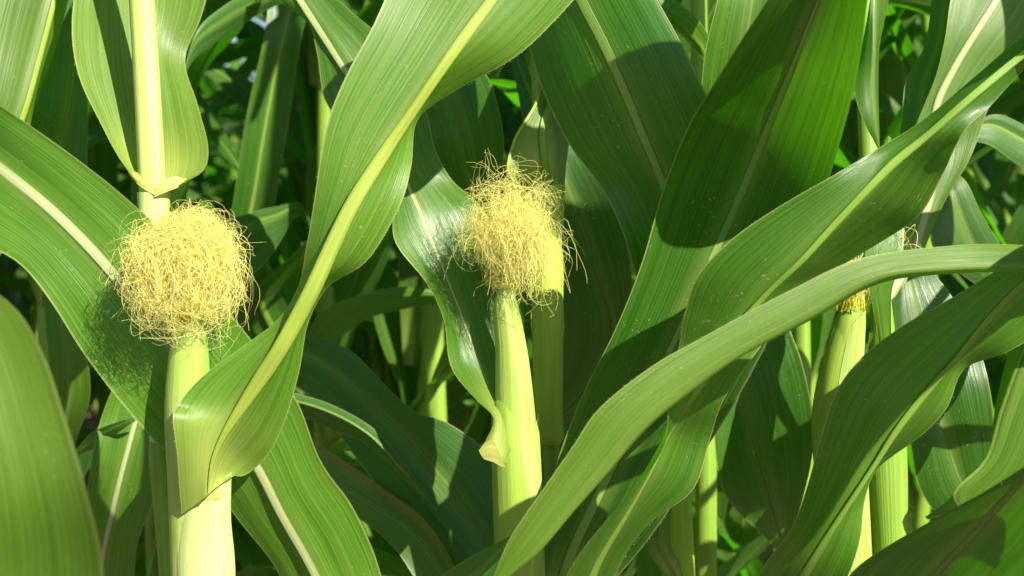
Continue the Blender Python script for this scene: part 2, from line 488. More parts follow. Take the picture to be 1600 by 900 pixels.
# ------------------------------------------------------------------ silk
def silk_mesh(name, base, strands, seed, rad0=0.0003, curl=0.005, tipcurl=0.006, npt=38):
    """strands: list of control polylines (each k x 3, root -> tip); curls and kinks are added along each"""
    rs = np.random.RandomState(seed)
    verts, faces, uvs = [], [], []
    f = np.linspace(0, 1, npt)
    for ctrl in strands:
        path = catmull(ctrl, npt)
        L = np.linalg.norm(np.diff(path, axis=0), axis=1).sum()
        wob = np.zeros((npt, 3))
        for _ in range(3):
            fr = rs.uniform(7, 40)
            wob += np.sin(fr * f[:, None] + rs.uniform(0, 6.28, 3)) * rs.normal(0, 1, 3) * (2.0 / (1.0 + fr * 0.13))
        path = path + wob * curl * (f[:, None] ** 0.8) * rs.uniform(0.4, 1.3)
        # the free end winds up into a loose hook
        T = unit(np.gradient(path, axis=0))
        ax = unit(rs.normal(0, 1, 3)); e1 = unit(np.cross(ax, T[-1])); e2 = np.cross(ax, e1)
        g = np.clip((f - rs.uniform(0.5, 0.8)) / 0.5, 0, 1)
        ang = g * rs.uniform(2, 9)
        r = tipcurl * rs.uniform(0.3, 1.2)
        path = path + ((1 - np.cos(ang)) * r)[:, None] * e1 + (np.sin(ang) * r)[:, None] * e2
        T = unit(np.gradient(path, axis=0))
        X = unit(np.cross(T, np.array([0.31, 0.8, 0.52]))); Y = np.cross(T, X)
        tint = rs.rand()
        rr = rad0 * rs.uniform(0.75, 1.25) * (1.0 - 0.5 * f)
        b = len(verts)
        ring = np.stack([path + X * (math.cos(2.0944 * j) * rr[:, None]) + Y * (math.sin(2.0944 * j) * rr[:, None]) for j in range(3)], axis=1)
        verts.extend((ring.reshape(-1, 3) - base).tolist())
        uvs.extend([(tint, x) for x in f for _ in range(3)])
        for i in range(npt - 1):
            for j in range(3):
                j2 = (j + 1) % 3
                faces.append((b + i * 3 + j, b + i * 3 + j2, b + i * 3 + 3 + j2, b + i * 3 + 3 + j))
    return mesh_from(name, verts, faces, uvs, M['silk'])

def ball_strands(root, rr, cen, radii, count, seed, sag=0.7, stray=0.12):
    """silk bunched into a ball: up out of the husk, over the top and hanging round the sides"""
    rs = np.random.RandomState(seed)
    cen = np.asarray(cen); radii = np.asarray(radii); out = []
    lump = rs.normal(0, 1, (7, 3)); lump = unit(lump); amp = rs.uniform(-0.34, 0.26, 7)
    def shell(dirv, k):
        dirv = unit(dirv)
        w = 1.0 + sum(a * max(0, float(dirv @ l)) ** 3 for a, l in zip(amp, lump))
        return cen + radii * dirv * k * w
    for _ in range(count):
        p = root + np.append(rs.normal(0, rr * 0.6, 2), rs.uniform(-0.003, 0.004))
        d1 = rs.normal(0, 1, 3); d1[2] = abs(d1[2]) * 0.9 + 0.1; d1 = unit(d1)
        k = rs.uniform(0.35, 0.95) if rs.rand() > 0.35 else rs.uniform(0.85, 1.0)
        a = shell(d1, k)
        d2 = unit(d1 + rs.normal(0, 0.75, 3) + np.array([0, 0, -sag]))
        d3 = unit(d2 + rs.normal(0, 0.8, 3) + np.array([0, 0, -sag * 0.8]))
        kk = k if rs.rand() > stray else rs.uniform(1.0, 1.25)
        e1 = shell(d2, min(1.05, kk * rs.uniform(0.95, 1.1)))
        pts = [p, p + (a - p) * 0.45 + np.array([0, 0, 0.2]) * np.linalg.norm(a - p), a, e1]
        if rs.rand() < 0.75:
            pts.append(shell(d3, kk * rs.uniform(0.9, 1.1)))
        out.append(np.array(pts))
    return out

def lobe_strands(root, rr, lobes, count, seed):
    """lobes: (weight, apex xyz, apex spread, end xyz, end spread) ; strands arch over the apex to the end"""
    rs = np.random.RandomState(seed); out = []
    w = np.array([l[0] for l in lobes]); w = w / w.sum()
    for _ in range(count):
        l = lobes[rs.choice(len(lobes), p=w)]
        p = root + np.append(rs.normal(0, rr * 0.6, 2), rs.uniform(-0.003, 0.004))
        a = l[1] + rs.normal(0, 1, 3) * l[2]
        e = l[3] + rs.normal(0, 1, 3) * l[4]
        m1 = p + (a - p) * 0.5 + rs.normal(0, 0.003, 3)
        m2 = a + (e - a) * 0.5 + unit(a - root) * np.linalg.norm(e - a) * 0.22 + rs.normal(0, 0.004, 3)
        out.append(np.array([p, m1, a, m2, e]))
    return out

# ------------------------------------------------------------------ the ground
def build_ground():
    rs = random.Random(5)
    xs = [-900, -200, -40, -14] + list(np.linspace(-9, 9, 91)) + [14, 40, 200, 900]
    ys = [-900, -200, -40, -8] + list(np.linspace(-3, 13, 101)) + [20, 60, 200, 900]
    verts, faces = [], []
    for y in ys:
        for x in xs:
            z = 0.0
            if abs(x) < 9.5 and -4 < y < 14:
                z = 0.035 * noise.noise(Vector((x * 2.2, y * 2.2, 0))) + 0.02 * noise.noise(Vector((x * 7, y * 7, 3)))
            verts.append((x, y, z))
    w = len(xs)
    for j in range(len(ys) - 1):
        for i in range(w - 1):
            faces.append((j * w + i, j * w + i + 1, (j + 1) * w + i + 1, (j + 1) * w + i))
    g = bpy.data.objects.new('ground', mesh_from('ground', verts, faces, None, M['soil']))
    COL.objects.link(g); g['kind'] = 'structure'
    # dry stubble and leaf litter between the rows
    verts, faces = [], []
    for _ in range(4500):
        x, y = rs.uniform(-3.5, 3.5), rs.uniform(0.6, 8)
        a = rs.uniform(0, math.pi); L = rs.uniform(0.03, 0.22); wd = rs.uniform(0.003, 0.016)
        tx, ty = math.cos(a), math.sin(a); z = rs.uniform(0.0, 0.03)
        tilt = rs.gauss(0, 0.15); b = len(verts)
        for k in range(5):
            f = k / 4 - 0.5
            zz = z + tilt * f * L + 0.012 + rs.uniform(0, 0.01)
            wk = wd * (1 - 1.2 * abs(f) ** 2)
            verts.append((x + tx * L * f - ty * wk, y + ty * L * f + tx * wk, zz))
            verts.append((x + tx * L * f + ty * wk, y + ty * L * f - tx * wk, zz + rs.uniform(-.006, .006)))
        for k in range(4):
            faces.append((b + 2 * k, b + 2 * k + 1, b + 2 * k + 3, b + 2 * k + 2))
    o = bpy.data.objects.new('dry_litter', mesh_from('dry_litter', verts, faces, None, M['straw']))
    COL.objects.link(o)
    set_props(o, 'dry reddish brown leaf litter lying on the soil between the corn rows', 'litter', None, 'stuff')
build_ground()

# ------------------------------------------------------------------ grown (not traced) leaves
def grown_leaf(seed, length, width, th0, th1, sway=0.15, fold=0.35, ruff=0.012, twist=0.5, n=30, nc=3):
    """blade that leaves the stalk along +X and arches over; returns A, MID, B, N, S"""
    rs = random.Random(seed)
    s = np.linspace(0, 1, n)
    th = th0 + (th1 - th0) * s ** rs.uniform(1.2, 2.0)
    sw = sway * np.sin(s * rs.uniform(2, 4) + rs.uniform(-1, 1)) * s
    d = np.column_stack([np.sin(th) * np.cos(sw), np.sin(th) * np.sin(sw), np.cos(th)])
    MID = np.concatenate([[np.zeros(3)], np.cumsum(d[:-1] * (length / (n - 1)), axis=0)])
    T = unit(np.gradient(MID, axis=0))
    S0 = unit(np.cross(T, np.array([0, 0, 1.0])) + np.array([0, -1e-3, 0]))
    for i in range(1, n):
        if np.dot(S0[i], S0[i - 1]) < 0: S0[i] = -S0[i]
    N0 = np.cross(S0, T)
    tw = twist * (s ** 1.5) * rs.choice((-1, 1)) * rs.uniform(0.4, 1.3)
    S = S0 * np.cos(tw)[:, None] + N0 * np.sin(tw)[:, None]
    N = -S0 * np.sin(tw)[:, None] + N0 * np.cos(tw)[:, None]
    prof = np.minimum(1, 0.42 + 2.6 * s) * np.clip(1 - ((s - 0.35) / 0.65).clip(0) ** 2.2, 0, 1) + 0.01
    hw = width * 0.5 * prof
    ff = fold * (1 - 0.6 * s)
    ph1, ph2, fr = rs.uniform(0, 6), rs.uniform(0, 6), rs.uniform(16, 26)
    arc = s * length
    ra = ruff * np.sin(fr * arc + ph1) * np.minimum(1, s * 5) * prof
    rb = ruff * np.sin(fr * arc * 1.1 + ph2) * np.minimum(1, s * 5) * prof
    A = MID - S * (hw * np.cos(ff))[:, None] + N * (hw * np.sin(ff) + ra)[:, None]
    B = MID + S * (hw * np.cos(ff))[:, None] + N * (hw * np.sin(ff) + rb)[:, None]
    return A, MID, B, N, S

LEAF_BANK = []
for i in range(14):
    rs = random.Random(400 + i)
    L = rs.uniform(0.62, 0.9); W = rs.uniform(0.06, 0.088)
    droop = rs.uniform(0.75, 2.5)
    A, MID, B, N, S = grown_leaf(500 + i, L, W, rs.uniform(0.2, 0.5), droop, twist=rs.uniform(0.2, 0.9))
    LEAF_BANK.append((blade_mesh('leaf', A, MID, B, M['leaf_back'], nc=3, bow=0.12, seed=i),
                      rib_mesh('midrib', MID, N, S, 0.009, 0.002, M['rib_dull'])))

def stalk_bank(h, r, seed):
    rs = random.Random(seed)
    zs, R, C = [], [], []
    z = -0.03; x = y = 0.0
    while z < h:
        for dz, k in ((0, 1.0), (0.006, 1.14), (0.012, 1.02), (0.09, 1.0)):
            zs.append(z + dz); R.append(r * k * (1.12 - 0.6 * max(z, 0) / h)); C.append((x + rs.gauss(0, .0008), y + rs.gauss(0, .0008), z + dz))
        z += rs.uniform(0.14, 0.18); x += rs.gauss(0, .004); y += rs.gauss(0, .004)
    return loft('stalk', np.array(C), np.array(R), np.array(R), M['stalk_green'], k=10, n=len(C) * 2, ridge=0.012)
STALK_BANK = [stalk_bank(2.15, 0.0125, 40 + i) for i in range(3)]

def grow_on(plant, rs, zs, az0, jitter=0.35, ribs=True, origin=(0, 0), scale=1.0, mats=None):
    """hang leaves from the bank on a plant's stalk, alternating sides"""
    for k, z in enumerate(zs):
        me, rb = rs.choice(LEAF_BANK)
        lf = put('leaf', me, plant)
        lf.location = (origin[0], origin[1], z)
        lf.rotation_euler = (rs.gauss(0, .05), rs.gauss(0, .05), az0 + math.pi * (k % 2) + rs.gauss(0, jitter))
        s = scale * rs.uniform(0.85, 1.1)
        lf.scale = (s, s, s)
        if ribs: put('midrib', rb, lf)

def thin_leaf_bank():
    out = []
    for i in range(8):
        rs = random.Random(700 + i)
        A, MID, B, N, S = grown_leaf(800 + i, rs.uniform(0.62, 0.9), rs.uniform(0.08, 0.1), rs.uniform(0.2, 0.5), rs.uniform(0.75, 2.5), twist=rs.uniform(0.2, 0.9), n=14)
        out.append(blade_mesh('leaf', A, MID, B, M['leaf_back'], nc=2, bow=0.12, seed=i))
    return out

def mesh_arrays(me):
    co = np.empty(len(me.vertices) * 3); me.vertices.foreach_get('co', co)
    uv = np.zeros((len(me.vertices), 2)); lu = np.empty(len(me.loops) * 2); me.uv_layers[0].data.foreach_get('uv', lu)
    vi = np.empty(len(me.loops), dtype=int); me.loops.foreach_get('vertex_index', vi)
    uv[vi] = lu.reshape(-1, 2)
    return co.reshape(-1, 3), [tuple(p.vertices) for p in me.polygons], uv

def join(parts, name):
    """parts: (arrays, 4x4, slot)"""
    V, F, U, MI, b = [], [], [], [], 0
    for (co, fs, uv), mt, slot in parts:
        mt = np.array(mt)
        V.append(co @ mt[:3, :3].T + mt[:3, 3]); U.append(uv)
        F += [tuple(b + i for i in f) for f in fs]; MI += [slot] * len(fs)
        b += len(co)
    me = mesh_from(name, np.concatenate(V).tolist(), F, np.concatenate(U), M['stalk_green'])
    me.materials.append(M['leaf_back'])
    me.polygons.foreach_set('material_index', MI)
    return me

def plant_parts(seed, bank, stalks):
    rs = random.Random(seed)
    parts = [(rs.choice(stalks), Matrix.Identity(4), 0)]
    z, k, az = 0.25, 0, rs.uniform(0, 6.28)
    while z < 2.1:
        s = rs.uniform(0.9, 1.15)
        parts.append((rs.choice(bank), Matrix.Translation((0, 0, z)) @ Matrix.Rotation(az + math.pi * (k % 2) + rs.gauss(0, .35), 4, 'Z') @ Matrix.Scale(s, 4), 1))
        z += rs.uniform(0.12, 0.16); k += 1
    return parts

def build_field():
    rs = random.Random(77)
    bank = [mesh_arrays(m) for m in thin_leaf_bank()]
    stalks = [mesh_arrays(m) for m in STALK_BANK]
    sets = [plant_parts(900 + i, bank, stalks) for i in range(8)]
    far = [join(p, 'corn_plant') for p in sets]
    rest = []
    d = 1.75
    while d < 11.5:
        half = 0.43 * d + 0.5
        x = -half + rs.uniform(0, 0.15)
        while x < half:
            y = d + rs.gauss(0, 0.03)
            px = 800 + x / y * FPX
            if (d < 3.0 and (abs(px - 362) < 65 or abs(px - 1392) < 25)) or (3.0 < d < 6.6 and (abs(px - 362) < 100 or abs(px - 1392) < 60)):      # two gaps in the stand where the sky shows
                x += 0.1; continue
            if d < 3.7:
                p = empty('corn_plant', (x, y, 0), 'whole green corn plant standing in shade in the rows behind the ears', 'corn plant', 'corn plants in the rows behind')
                p.rotation_euler = (rs.gauss(0, .02), rs.gauss(0, .02), 0)
                put('stalk', rs.choice(STALK_BANK), p)
                zs = []; z = rs.uniform(0.2, 0.32)
                while z < 2.1:
                    zs.append(z); z += rs.uniform(0.12, 0.16)
                az = rs.gauss(0, 0.5) if d < 2 else rs.uniform(0, 6.28)
                grow_on(p, rs, zs, az, ribs=(d < 3.2), scale=1.08)
            elif d < 6.6:
                p = bpy.data.objects.new('corn_plant', rs.choice(far))
                COL.objects.link(p)
                p.location = (x, y, 0)
                p.rotation_euler = (rs.gauss(0, .02), rs.gauss(0, .02), rs.uniform(0, 6.28))
                s = rs.uniform(0.92, 1.06); p.scale = (s, s, s * 0.84)
                set_props(p, 'distant green corn plant deep in the field between nearer stalks', 'corn plant', 'corn plants deep in the field')
            else:
                mt = Matrix.Translation((x, y, 0)) @ Matrix.Rotation(rs.uniform(0, 6.28), 4, 'Z') @ Matrix.Diagonal((1, 1, 0.74, 1))
                rest += [(a, mt @ b, c) for a, b, c in rs.choice(sets)]
            x += rs.uniform(0.12, 0.18) if d < 3.7 else rs.uniform(0.15, 0.22)
        d += 0.7
    o = bpy.data.objects.new('corn_field', join(rest, 'corn_field'))
    COL.objects.link(o)
    set_props(o, 'far mass of green corn closing off the field behind the rows', 'corn', None, 'stuff')
build_field()

# ------------------------------------------------------------------ foreground plants
def plant_at(px, d, label, group=None):
    q = P(px, 450, d)
    return empty('corn_plant', (q[0], q[1], 0.0), label, 'corn plant', group)

LEFT = plant_at(262, 1.06, 'corn plant with the fullest round ball of curly yellow silk on its ear')
MIDP = plant_at(858, 1.09, 'corn plant with shaggy yellow silk drooping over the right side of its upright ear')
RIGHT = plant_at(1392, 1.07, 'corn plant whose ear is half hidden behind a narrow arching leaf')
OFFL = plant_at(-340, 1.10, 'corn plant whose broad leaf passes behind the ball of yellow silk')
NEARL = plant_at(-420, 0.74, 'corn plant with one blurred broad leaf closest to the lens')
BACKL = plant_at(90, 1.42, 'corn plant with dark green leaves behind the broad leaf under the silk shadow')
BACKM = plant_at(690, 1.50, 'corn plant with a dark upright leaf behind the twisted leaf beside the shaggy silk')
STEMR = plant_at(1098, 1.29, 'corn plant with a slim bare green stalk above the reddish soil')
STEMR2 = plant_at(1252, 1.36, 'corn plant with a bare stalk just beside the partly hidden ear')
OFFR = plant_at(1900, 0.98, 'corn plant whose narrow leaf arches across in front of all other leaves')
OFFR2 = plant_at(1760, 1.25, 'corn plant with waxy bluish drooping leaves beside the white ribbed leaf')

# --- left plant
stem(LEFT, [(221, -10, 1.05, 20), (229, 120, 1.05, 20.5), (238, 290, 1.05, 21), (240, 330, 1.05, 20.5), (244, 500, 1.055, 19),
            (250, 700, 1.06, 15), (258, 800, 1.06, 12), (266, 905, 1.06, 12)], 'stalk', top=2.1)
lb = np.array(LEFT.location)
C, R = px_axis([(240, 520, 1.05, 23), (241, 400, 1.05, 23.5), (240, 330, 1.05, 24), (241, 300, 1.05, 26)])
put('leaf_sheath', loft('leaf_sheath', C, R, R, M['sheath'], k=20, base=lb, cap=False), LEFT)
traced_leaf(LEFT, [(244, 306, 243, 300, 246, 296, 1.035, 0, 0), (226, 296, 226, 290, 230, 284, 1.036, 0, 0), (208, 281, 210, 276, 216, 270, 1.042, 0, 0), (200, 270, 201, 268, 204, 266, 1.047, 0, 0)],
            'collar', name='auricle', norib=True, n=14, seed=60)
traced_leaf(LEFT, [(241, 308, 243, 300, 242, 293, 1.0345, 0, 0), (260, 300, 262, 291, 258, 280, 1.035, 0, 0), (280, 292, 281, 284, 276, 276, 1.04, 0, 0), (294, 284, 293, 282, 291, 279, 1.047, 0, 0)],
            'collar', name='auricle', norib=True, n=14, seed=61)
C, R = px_axis([(268, 985, 1.06, 15), (264, 900, 1.06, 15), (256, 800, 1.06, 15.5), (250, 700, 1.06, 17.5), (249, 688, 1.06, 15.5)])
put('leaf_sheath', loft('leaf_sheath', C, R, R, M['stalk_green'], k=18, base=lb, cap=False, ridge=0.006, ridges=11), LEFT)  # green sleeve added over the lower stalk, its colour standing in for shade
# ear
EL = put('ear', loft('ear', *(lambda c, r: (c, r * .9, r * .9))(*px_axis([(266, 1340, 1.058, 9), (290, 1140, 1.0, 20), (303, 960, .975, 30), (300, 740, .965, 34), (293, 600, .957, 30), (296, 505, .953, 22), (298, 488, .953, 6)])),
                     M['husk_green'], base=lb, ridge=0.01), LEFT)
C, R = px_axis([(303, 960, .975, 34), (299, 740, .965, 37), (292, 640, .958, 34.5), (294, 560, .955, 32), (296, 500, .953, 26)])
put('husk_leaf', loft('husk_leaf', C, R, R, M['husk'], a0=-math.pi * 1.05, a1=0.15, base=lb, ridge=0.008, seed=2, topcut=0.012), EL)
C, R = px_axis([(303, 960, .976, 36), (298, 740, .966, 39), (290, 640, .959, 36.5), (291, 560, .956, 34), (293, 508, .955, 28)])
put('husk_leaf', loft('husk_leaf', C, R, R, M['husk'], a0=-math.pi * 0.42, a1=math.pi * 0.7, base=lb, ridge=0.01, seed=3, topcut=0.03), EL)
sk = put('silk', silk_mesh('silk', lb, ball_strands(P(296, 494, .953), 0.013, P(287, 410, .936), (0.0385, 0.030, 0.049), 1500, 11, stray=0.22), 12, rad0=0.00021, curl=0.0052, tipcurl=0.007), EL)
sk['kind'] = 'stuff'
# sheath of the ear leaf, swollen round the ear
C, R = px_axis([(264, 1420, 1.06, 15), (278, 1280, 1.045, 22), (304, 1120, .995, 38), (320, 1000, .97, 45), (321, 900, .966, 46), (317, 840, .965, 44), (319, 800, .962, 42), (322, 768, .960, 40)])
put('leaf_sheath', loft('leaf_sheath', C, R, R * 0.8, M['sheath'], k=28, a0=-math.pi * 1.12, a1=math.pi * 0.25, base=lb, ridge=0.004, ridges=15, slant=0.0155), LEFT)
C, R = px_axis([(321, 774, .9605, 41.4), (322, 769, .960, 41.4), (322, 766, .960, 40.6)])
put('collar', loft('collar', C, R, R * 0.8, M['collar'], k=28, a0=-math.pi * 1.1, a1=-0.8, base=lb, n=8, ridge=0.02, ridges=17, slant=0.0155), LEFT)
L1 = traced_leaf(LEFT, [
    (284, 803, 324, 774, 362, 746, .931, .014, .018),
    (280, 760, 328, 745, 366, 743, .928, .006, .034),
    (277, 712, 334, 716, 374, 744, .926, -.004, .045),
    (270, 655, 350, 680, 392, 736, .924, -.012, .06),
    (278, 632, 375, 640, 425, 702, .922, .0, .055),
    (312, 592, 405, 595, 452, 640, .918, .005, .05),
    (372, 547, 438, 545, 470, 572, .913, .012, .05),
    (432, 503, 463, 500, 482, 505, .912, .022, .045),
    (464, 455, 488, 452, 512, 450, .91, .03, .04),
    (478, 385, 516, 390, 572, 410, .912, .02, .03),
    (492, 300, 550, 320, 622, 328, .915, .01, .02),
    (511, 195, 595, 248, 641, 262, .92, .0, .025),
    (541, 118, 642, 178, 652, 188, .925, -.005, .04),
    (582, 42, 692, 105, 712, 143, .93, -.005, .035),
    (625, -50, 737, 42, 815, 82, .935, 0, .01),
    (675, -130, 775, -10, 897, 0, .94, 0, 0),
    (750, -230, 850, -120, 970, -90, .945, 0, 0),
    (890, -290, 960, -230, 1030, -190, .935, 0, 0),
    (1070, -322, 1080, -320, 1085, -312, .87, 0, 0)],
    'leaf_young', 'rib_yellow', (0.015, 0.0045), flat=0.08, rib0=0.16, n=90, hairs=900, seed=3, ruff=0.001)
traced_leaf(LEFT, [
    (207, 276, 240, 302, 288, 285, 1.055, -.022, -.022),
    (188, 248, 237, 262, 316, 267, 1.068, -.022, -.018),
    (158, 195, 232, 200, 325, 228, 1.082, -.028, -.015),
    (126, 130, 228, 130, 309, 165, 1.095, -.034, .0),
    (113, 65, 224, 60, 289, 92, 1.11, -.036, .012),
    (115, 0, 221, 0, 315, 25, 1.125, -.03, .0),
    (140, -90, 225, -100, 335, -80, 1.15, -.02, 0),
    (200, -200, 240, -220, 310, -200, 1.18, 0, 0),
    (258, -325, 260, -330, 264, -325, 1.22, 0, 0)], 'leaf_young', 'rib', seed=4, hairs=500)
traced_leaf(LEFT, [      # thin leaf passing left to right under the big leaf
    (262, 700, 264, 706, 266, 712, 1.07, 0, 0),
    (330, 625, 330, 640, 335, 660, 1.10, .01, .01),
    (400, 603, 405, 618, 410, 640, 1.11, .01, .015),
    (466, 615, 468, 628, 470, 650, 1.11, .01, .02),
    (525, 634, 525, 648, 522, 672, 1.11, .01, .02),
    (584, 668, 578, 680, 570, 692, 1.11, .01, .015),
    (640, 735, 634, 742, 628, 745, 1.11, .0, .01),
    (692, 806, 690, 806, 689, 807, 1.12, 0, 0)], 'leaf_blue', 'rib_dull', (0.003, 0.001), seed=5)

# --- plant out of the frame on the left
stem(OFFL, [(-340, -50, 1.1, 22), (-338, 450, 1.1, 22), (-336, 950, 1.1, 24)], 'stalk')
L2 = traced_leaf(OFFL, [
    (-335, 40, -336, 60, -338, 84, 1.09, 0, 0),
    (-215, 20, -230, 100, -262, 170, 1.05, -.01, -.01),
    (-90, 100, -115, 175, -160, 280, 1.02, -.01, -.012),
    (10, 170, -10, 255, -55, 365, .985, -.008, -.010),
    (108, 240, 80, 328, 30, 412, .976, -.006, -.006),
    (190, 303, 155, 403, 80, 472, .972, -.003, -.003),
    (262, 370, 222, 485, 132, 556, .972, .0, .0),
    (335, 458, 288, 572, 196, 638, .977, .0, .0),
    (398, 538, 345, 655, 262, 708, .986, .0, .005),
    (462, 622, 400, 728, 335, 765, 1.002, -.002, .012),
    (500, 718, 440, 805, 375, 815, 1.02, -.005, .015),
    (550, 790, 487, 888, 430, 890, 1.035, 0, .015),
    (593, 890, 530, 985, 470, 990, 1.055, 0, .01),
    (610, 1000, 580, 1080, 530, 1090, 1.06, 0, 0),
    (602, 1150, 600, 1152, 597, 1152, 1.07, 0, 0)], 'leaf', 'rib_white', (0.010, 0.0065), n=80, seed=6, puck=0.0022, bow=0.06, hairs=300)
traced_leaf(OFFL, [
    (-345, 640, -330, 650, -320, 660, 1.1, 0, 0),
    (-260, 480, -190, 520, -140, 560, 1.13, 0, 0),
    (-150, 330, -60, 380, 0, 400, 1.15, 0, 0),
    (-60, 150, 35, 185, 52, 175, 1.16, -.01, .02),
    (-40, 60, 62, 90, 82, 88, 1.17, -.01, .02),
    (-20, -20, 86, -5, 107, -5, 1.18, -.01, .02),
    (20, -130, 110, -130, 140, -120, 1.2, 0, .02),
    (110, -260, 140, -260, 160, -250, 1.22, 0, 0),
    (170, -360, 172, -360, 174, -360, 1.25, 0, 0)], 'leaf_young', 'rib_yellow', (0.008, 0.003), seed=7)

# --- blurred near leaf at the lower left
stem(NEARL, [(-420, 0, .74, 26), (-420, 450, .74, 27), (-420, 900, .74, 28)], 'stalk_green', top=1.7)
traced_leaf(NEARL, [
    (-425, 1330, -410, 1330, -395, 1325, .73, 0, 0),
    (-330, 1200, -230, 1240, -100, 1230, .68, -.01, 0),
    (-240, 1030, -80, 1080, 130, 1090, .66, -.01, -.01),
    (-230, 880, -60, 930, 163, 915, .64, -.02, -.015),
    (-230, 760, -60, 790, 133, 765, .62, -.02, -.015),
    (-240, 650, -75, 660, 100, 650, .62, -.02, .0),
    (-250, 560, -100, 555, 66, 552, .625, -.02, .0),
    (-260, 480, -130, 480, 22, 480, .63, -.02, .0),
    (-270, 390, -170, 400, -70, 420, .64, 0, 0),
    (-260, 300, -255, 300, -250, 302, .65, 0, 0)], 'leaf_young', 'rib', seed=8, bow=0.2)

# --- back left plant
stem(BACKL, [(60, -50, 1.42, 16), (75, 450, 1.42, 17), (90, 900, 1.42, 18)], 'stalk_green')
traced_leaf(BACKL, [
    (60, 480, 70, 482, 80, 480, 1.41, 0, 0),
    (20, 330, 74, 330, 130, 320, 1.30, -.01, -.01),
    (35, 220, 96, 220, 138, 240, 1.26, -.01, -.01),
    (50, 140, 112, 140, 136, 150, 1.25, -.01, .0),
    (60, 60, 118, 60, 130, 60, 1.25, 0, .01),
    (80, -40, 124, -40, 140, -50, 1.27, 0, 0),
    (120, -200, 130, -200, 140, -200, 1.3, 0, 0)], 'leaf_blue', 'rib_dull', (0.006, 0.002), seed=9)
traced_leaf(BACKL, [
    (85, 760, 90, 765, 95, 770, 1.41, 0, 0),
    (80, 700, 95, 690, 118, 690, 1.3, 0, 0),
    (78, 610, 108, 610, 140, 620, 1.26, 0, 0),
    (74, 540, 100, 530, 135, 560, 1.25, 0, 0),
    (70, 470, 88, 450, 108, 490, 1.26, 0, 0),
    (70, 390, 75, 380, 82, 400, 1.3, 0, 0)], 'leaf', 'rib_dull', (0.005, 0.002), seed=10)
traced_leaf(BACKL, [
    (88, 985, 92, 990, 98, 992, 1.4, 0, 0),
    (110, 930, 145, 930, 200, 960, 1.27, -.005, -.005),
    (130, 820, 168, 830, 215, 850, 1.22, -.005, -.01),
    (140, 740, 188, 745, 248, 760, 1.2, -.005, -.01),
    (150, 680, 208, 670, 258, 690, 1.2, -.005, -.01),
    (170, 620, 230, 590, 270, 610, 1.22, 0, 0),
    (210, 540, 250, 500, 280, 520, 1.25, 0, 0),
    (262, 420, 265, 415, 270, 420, 1.3, 0, 0)], 'leaf', 'rib_white', (0.008, 0.003), seed=11)
traced_leaf(BACKL, [
    (92, 760, 95, 765, 98, 775, 1.41, 0, 0),
    (120, 700, 122, 705, 122, 712, 1.25, 0, 0),
    (150, 672, 155, 683, 160, 695, 1.2, 0, .01),
    (200, 655, 202, 657, 205, 662, 1.18, 0, 0),
    (215, 652, 216, 653, 217, 655, 1.18, 0, 0)], 'leaf_deep', 'rib_dull', (0.003, 0.001), seed=12, norib=True)

# --- middle plant
mb = np.array(MIDP.location)
stem(MIDP, [(848, -20, 1.10, 20), (853, 200, 1.10, 21), (856, 400, 1.095, 21), (858, 600, 1.092, 21), (860, 690, 1.092, 15), (861, 720, 1.09, 12), (858, 905, 1.09, 13)], 'stalk_green', top=2.15)
C, R = px_axis([(861, 694, 1.09, 13), (858, 684, 1.09, 23), (857, 670, 1.09, 23), (856, 500, 1.092, 24.5), (856, 350, 1.095, 25), (857, 288, 1.097, 26)])
put('leaf_sheath', loft('leaf_sheath', C, R, R, M['sheath_green'], k=24, base=mb, cap=False, ridge=0.004, ridges=13), MIDP)
EM = put('ear', loft('ear', *(lambda c, r: (c, r * .9, r * .9))(*px_axis([(857, 1260, 1.09, 8.7), (838, 1120, 1.06, 19.1), (814, 985, 1.04, 29.6), (808, 750, 1.035, 33.1), (804, 640, 1.033, 27.8), (797, 540, 1.03, 20.9), (788, 455, 1.028, 12.2), (786, 440, 1.028, 3.5)])),
                     M['husk_green'], base=mb, ridge=0.01), MIDP)
C, R = px_axis([(812, 985, 1.04, 33.9), (809, 750, 1.035, 36.5), (805, 640, 1.033, 31.3), (799, 540, 1.03, 25.2), (789, 455, 1.028, 17.4), (788, 438, 1.028, 12.2)])
put('husk_leaf', loft('husk_leaf', C, R, R, M['husk'], a0=-math.pi * 0.95, a1=0.25, base=mb, ridge=0.012, seed=5, topcut=0.01), EM)
C, R = px_axis([(813, 985, 1.04, 35.7), (809, 750, 1.036, 39.5), (805, 680, 1.034, 36.5), (802, 620, 1.033, 34)])
put('husk_leaf', loft('husk_leaf', C, R, R, M['husk_green'], a0=-math.pi * 1.1, a1=-math.pi * 0.35, base=mb, ridge=0.01, seed=6, topcut=0.03), EM)
C, R = px_axis([(818, 985, 1.038, 34.8), (815, 800, 1.036, 33.9), (812, 720, 1.035, 33.1), (810, 648, 1.034, 31.3)])
put('husk_leaf', loft('husk_leaf', C, R, R, M['husk'], a0=-math.pi * 0.40, a1=math.pi * 0.4, base=mb, ridge=0.01, seed=7, topcut=0.02), EM)
mr = P(788, 446, 1.028)
lob = [(0.9, P(820, 346, 1.012), .007, P(838, 314, 1.010), .010),      # spiky top right
       (2.2, P(822, 354, 1.006), .008, P(834, 415, 1.005), .013),      # long fall on the right
       (2.2, P(798, 344, 1.000), .011, P(806, 395, .998), .016),       # middle
       (1.5, P(764, 346, 1.008), .008, P(750, 385, 1.008), .011),      # left tuft
       (1.2, P(785, 334, 1.012), .009, P(790, 306, 1.010), .015),      # top
       (0.5, P(826, 372, 1.003), .007, P(842, 440, 1.003), .009),
       (0.8, P(795, 405, 1.010), .007, P(795, 432, 1.006), .010)]      # short ones round the husk tip
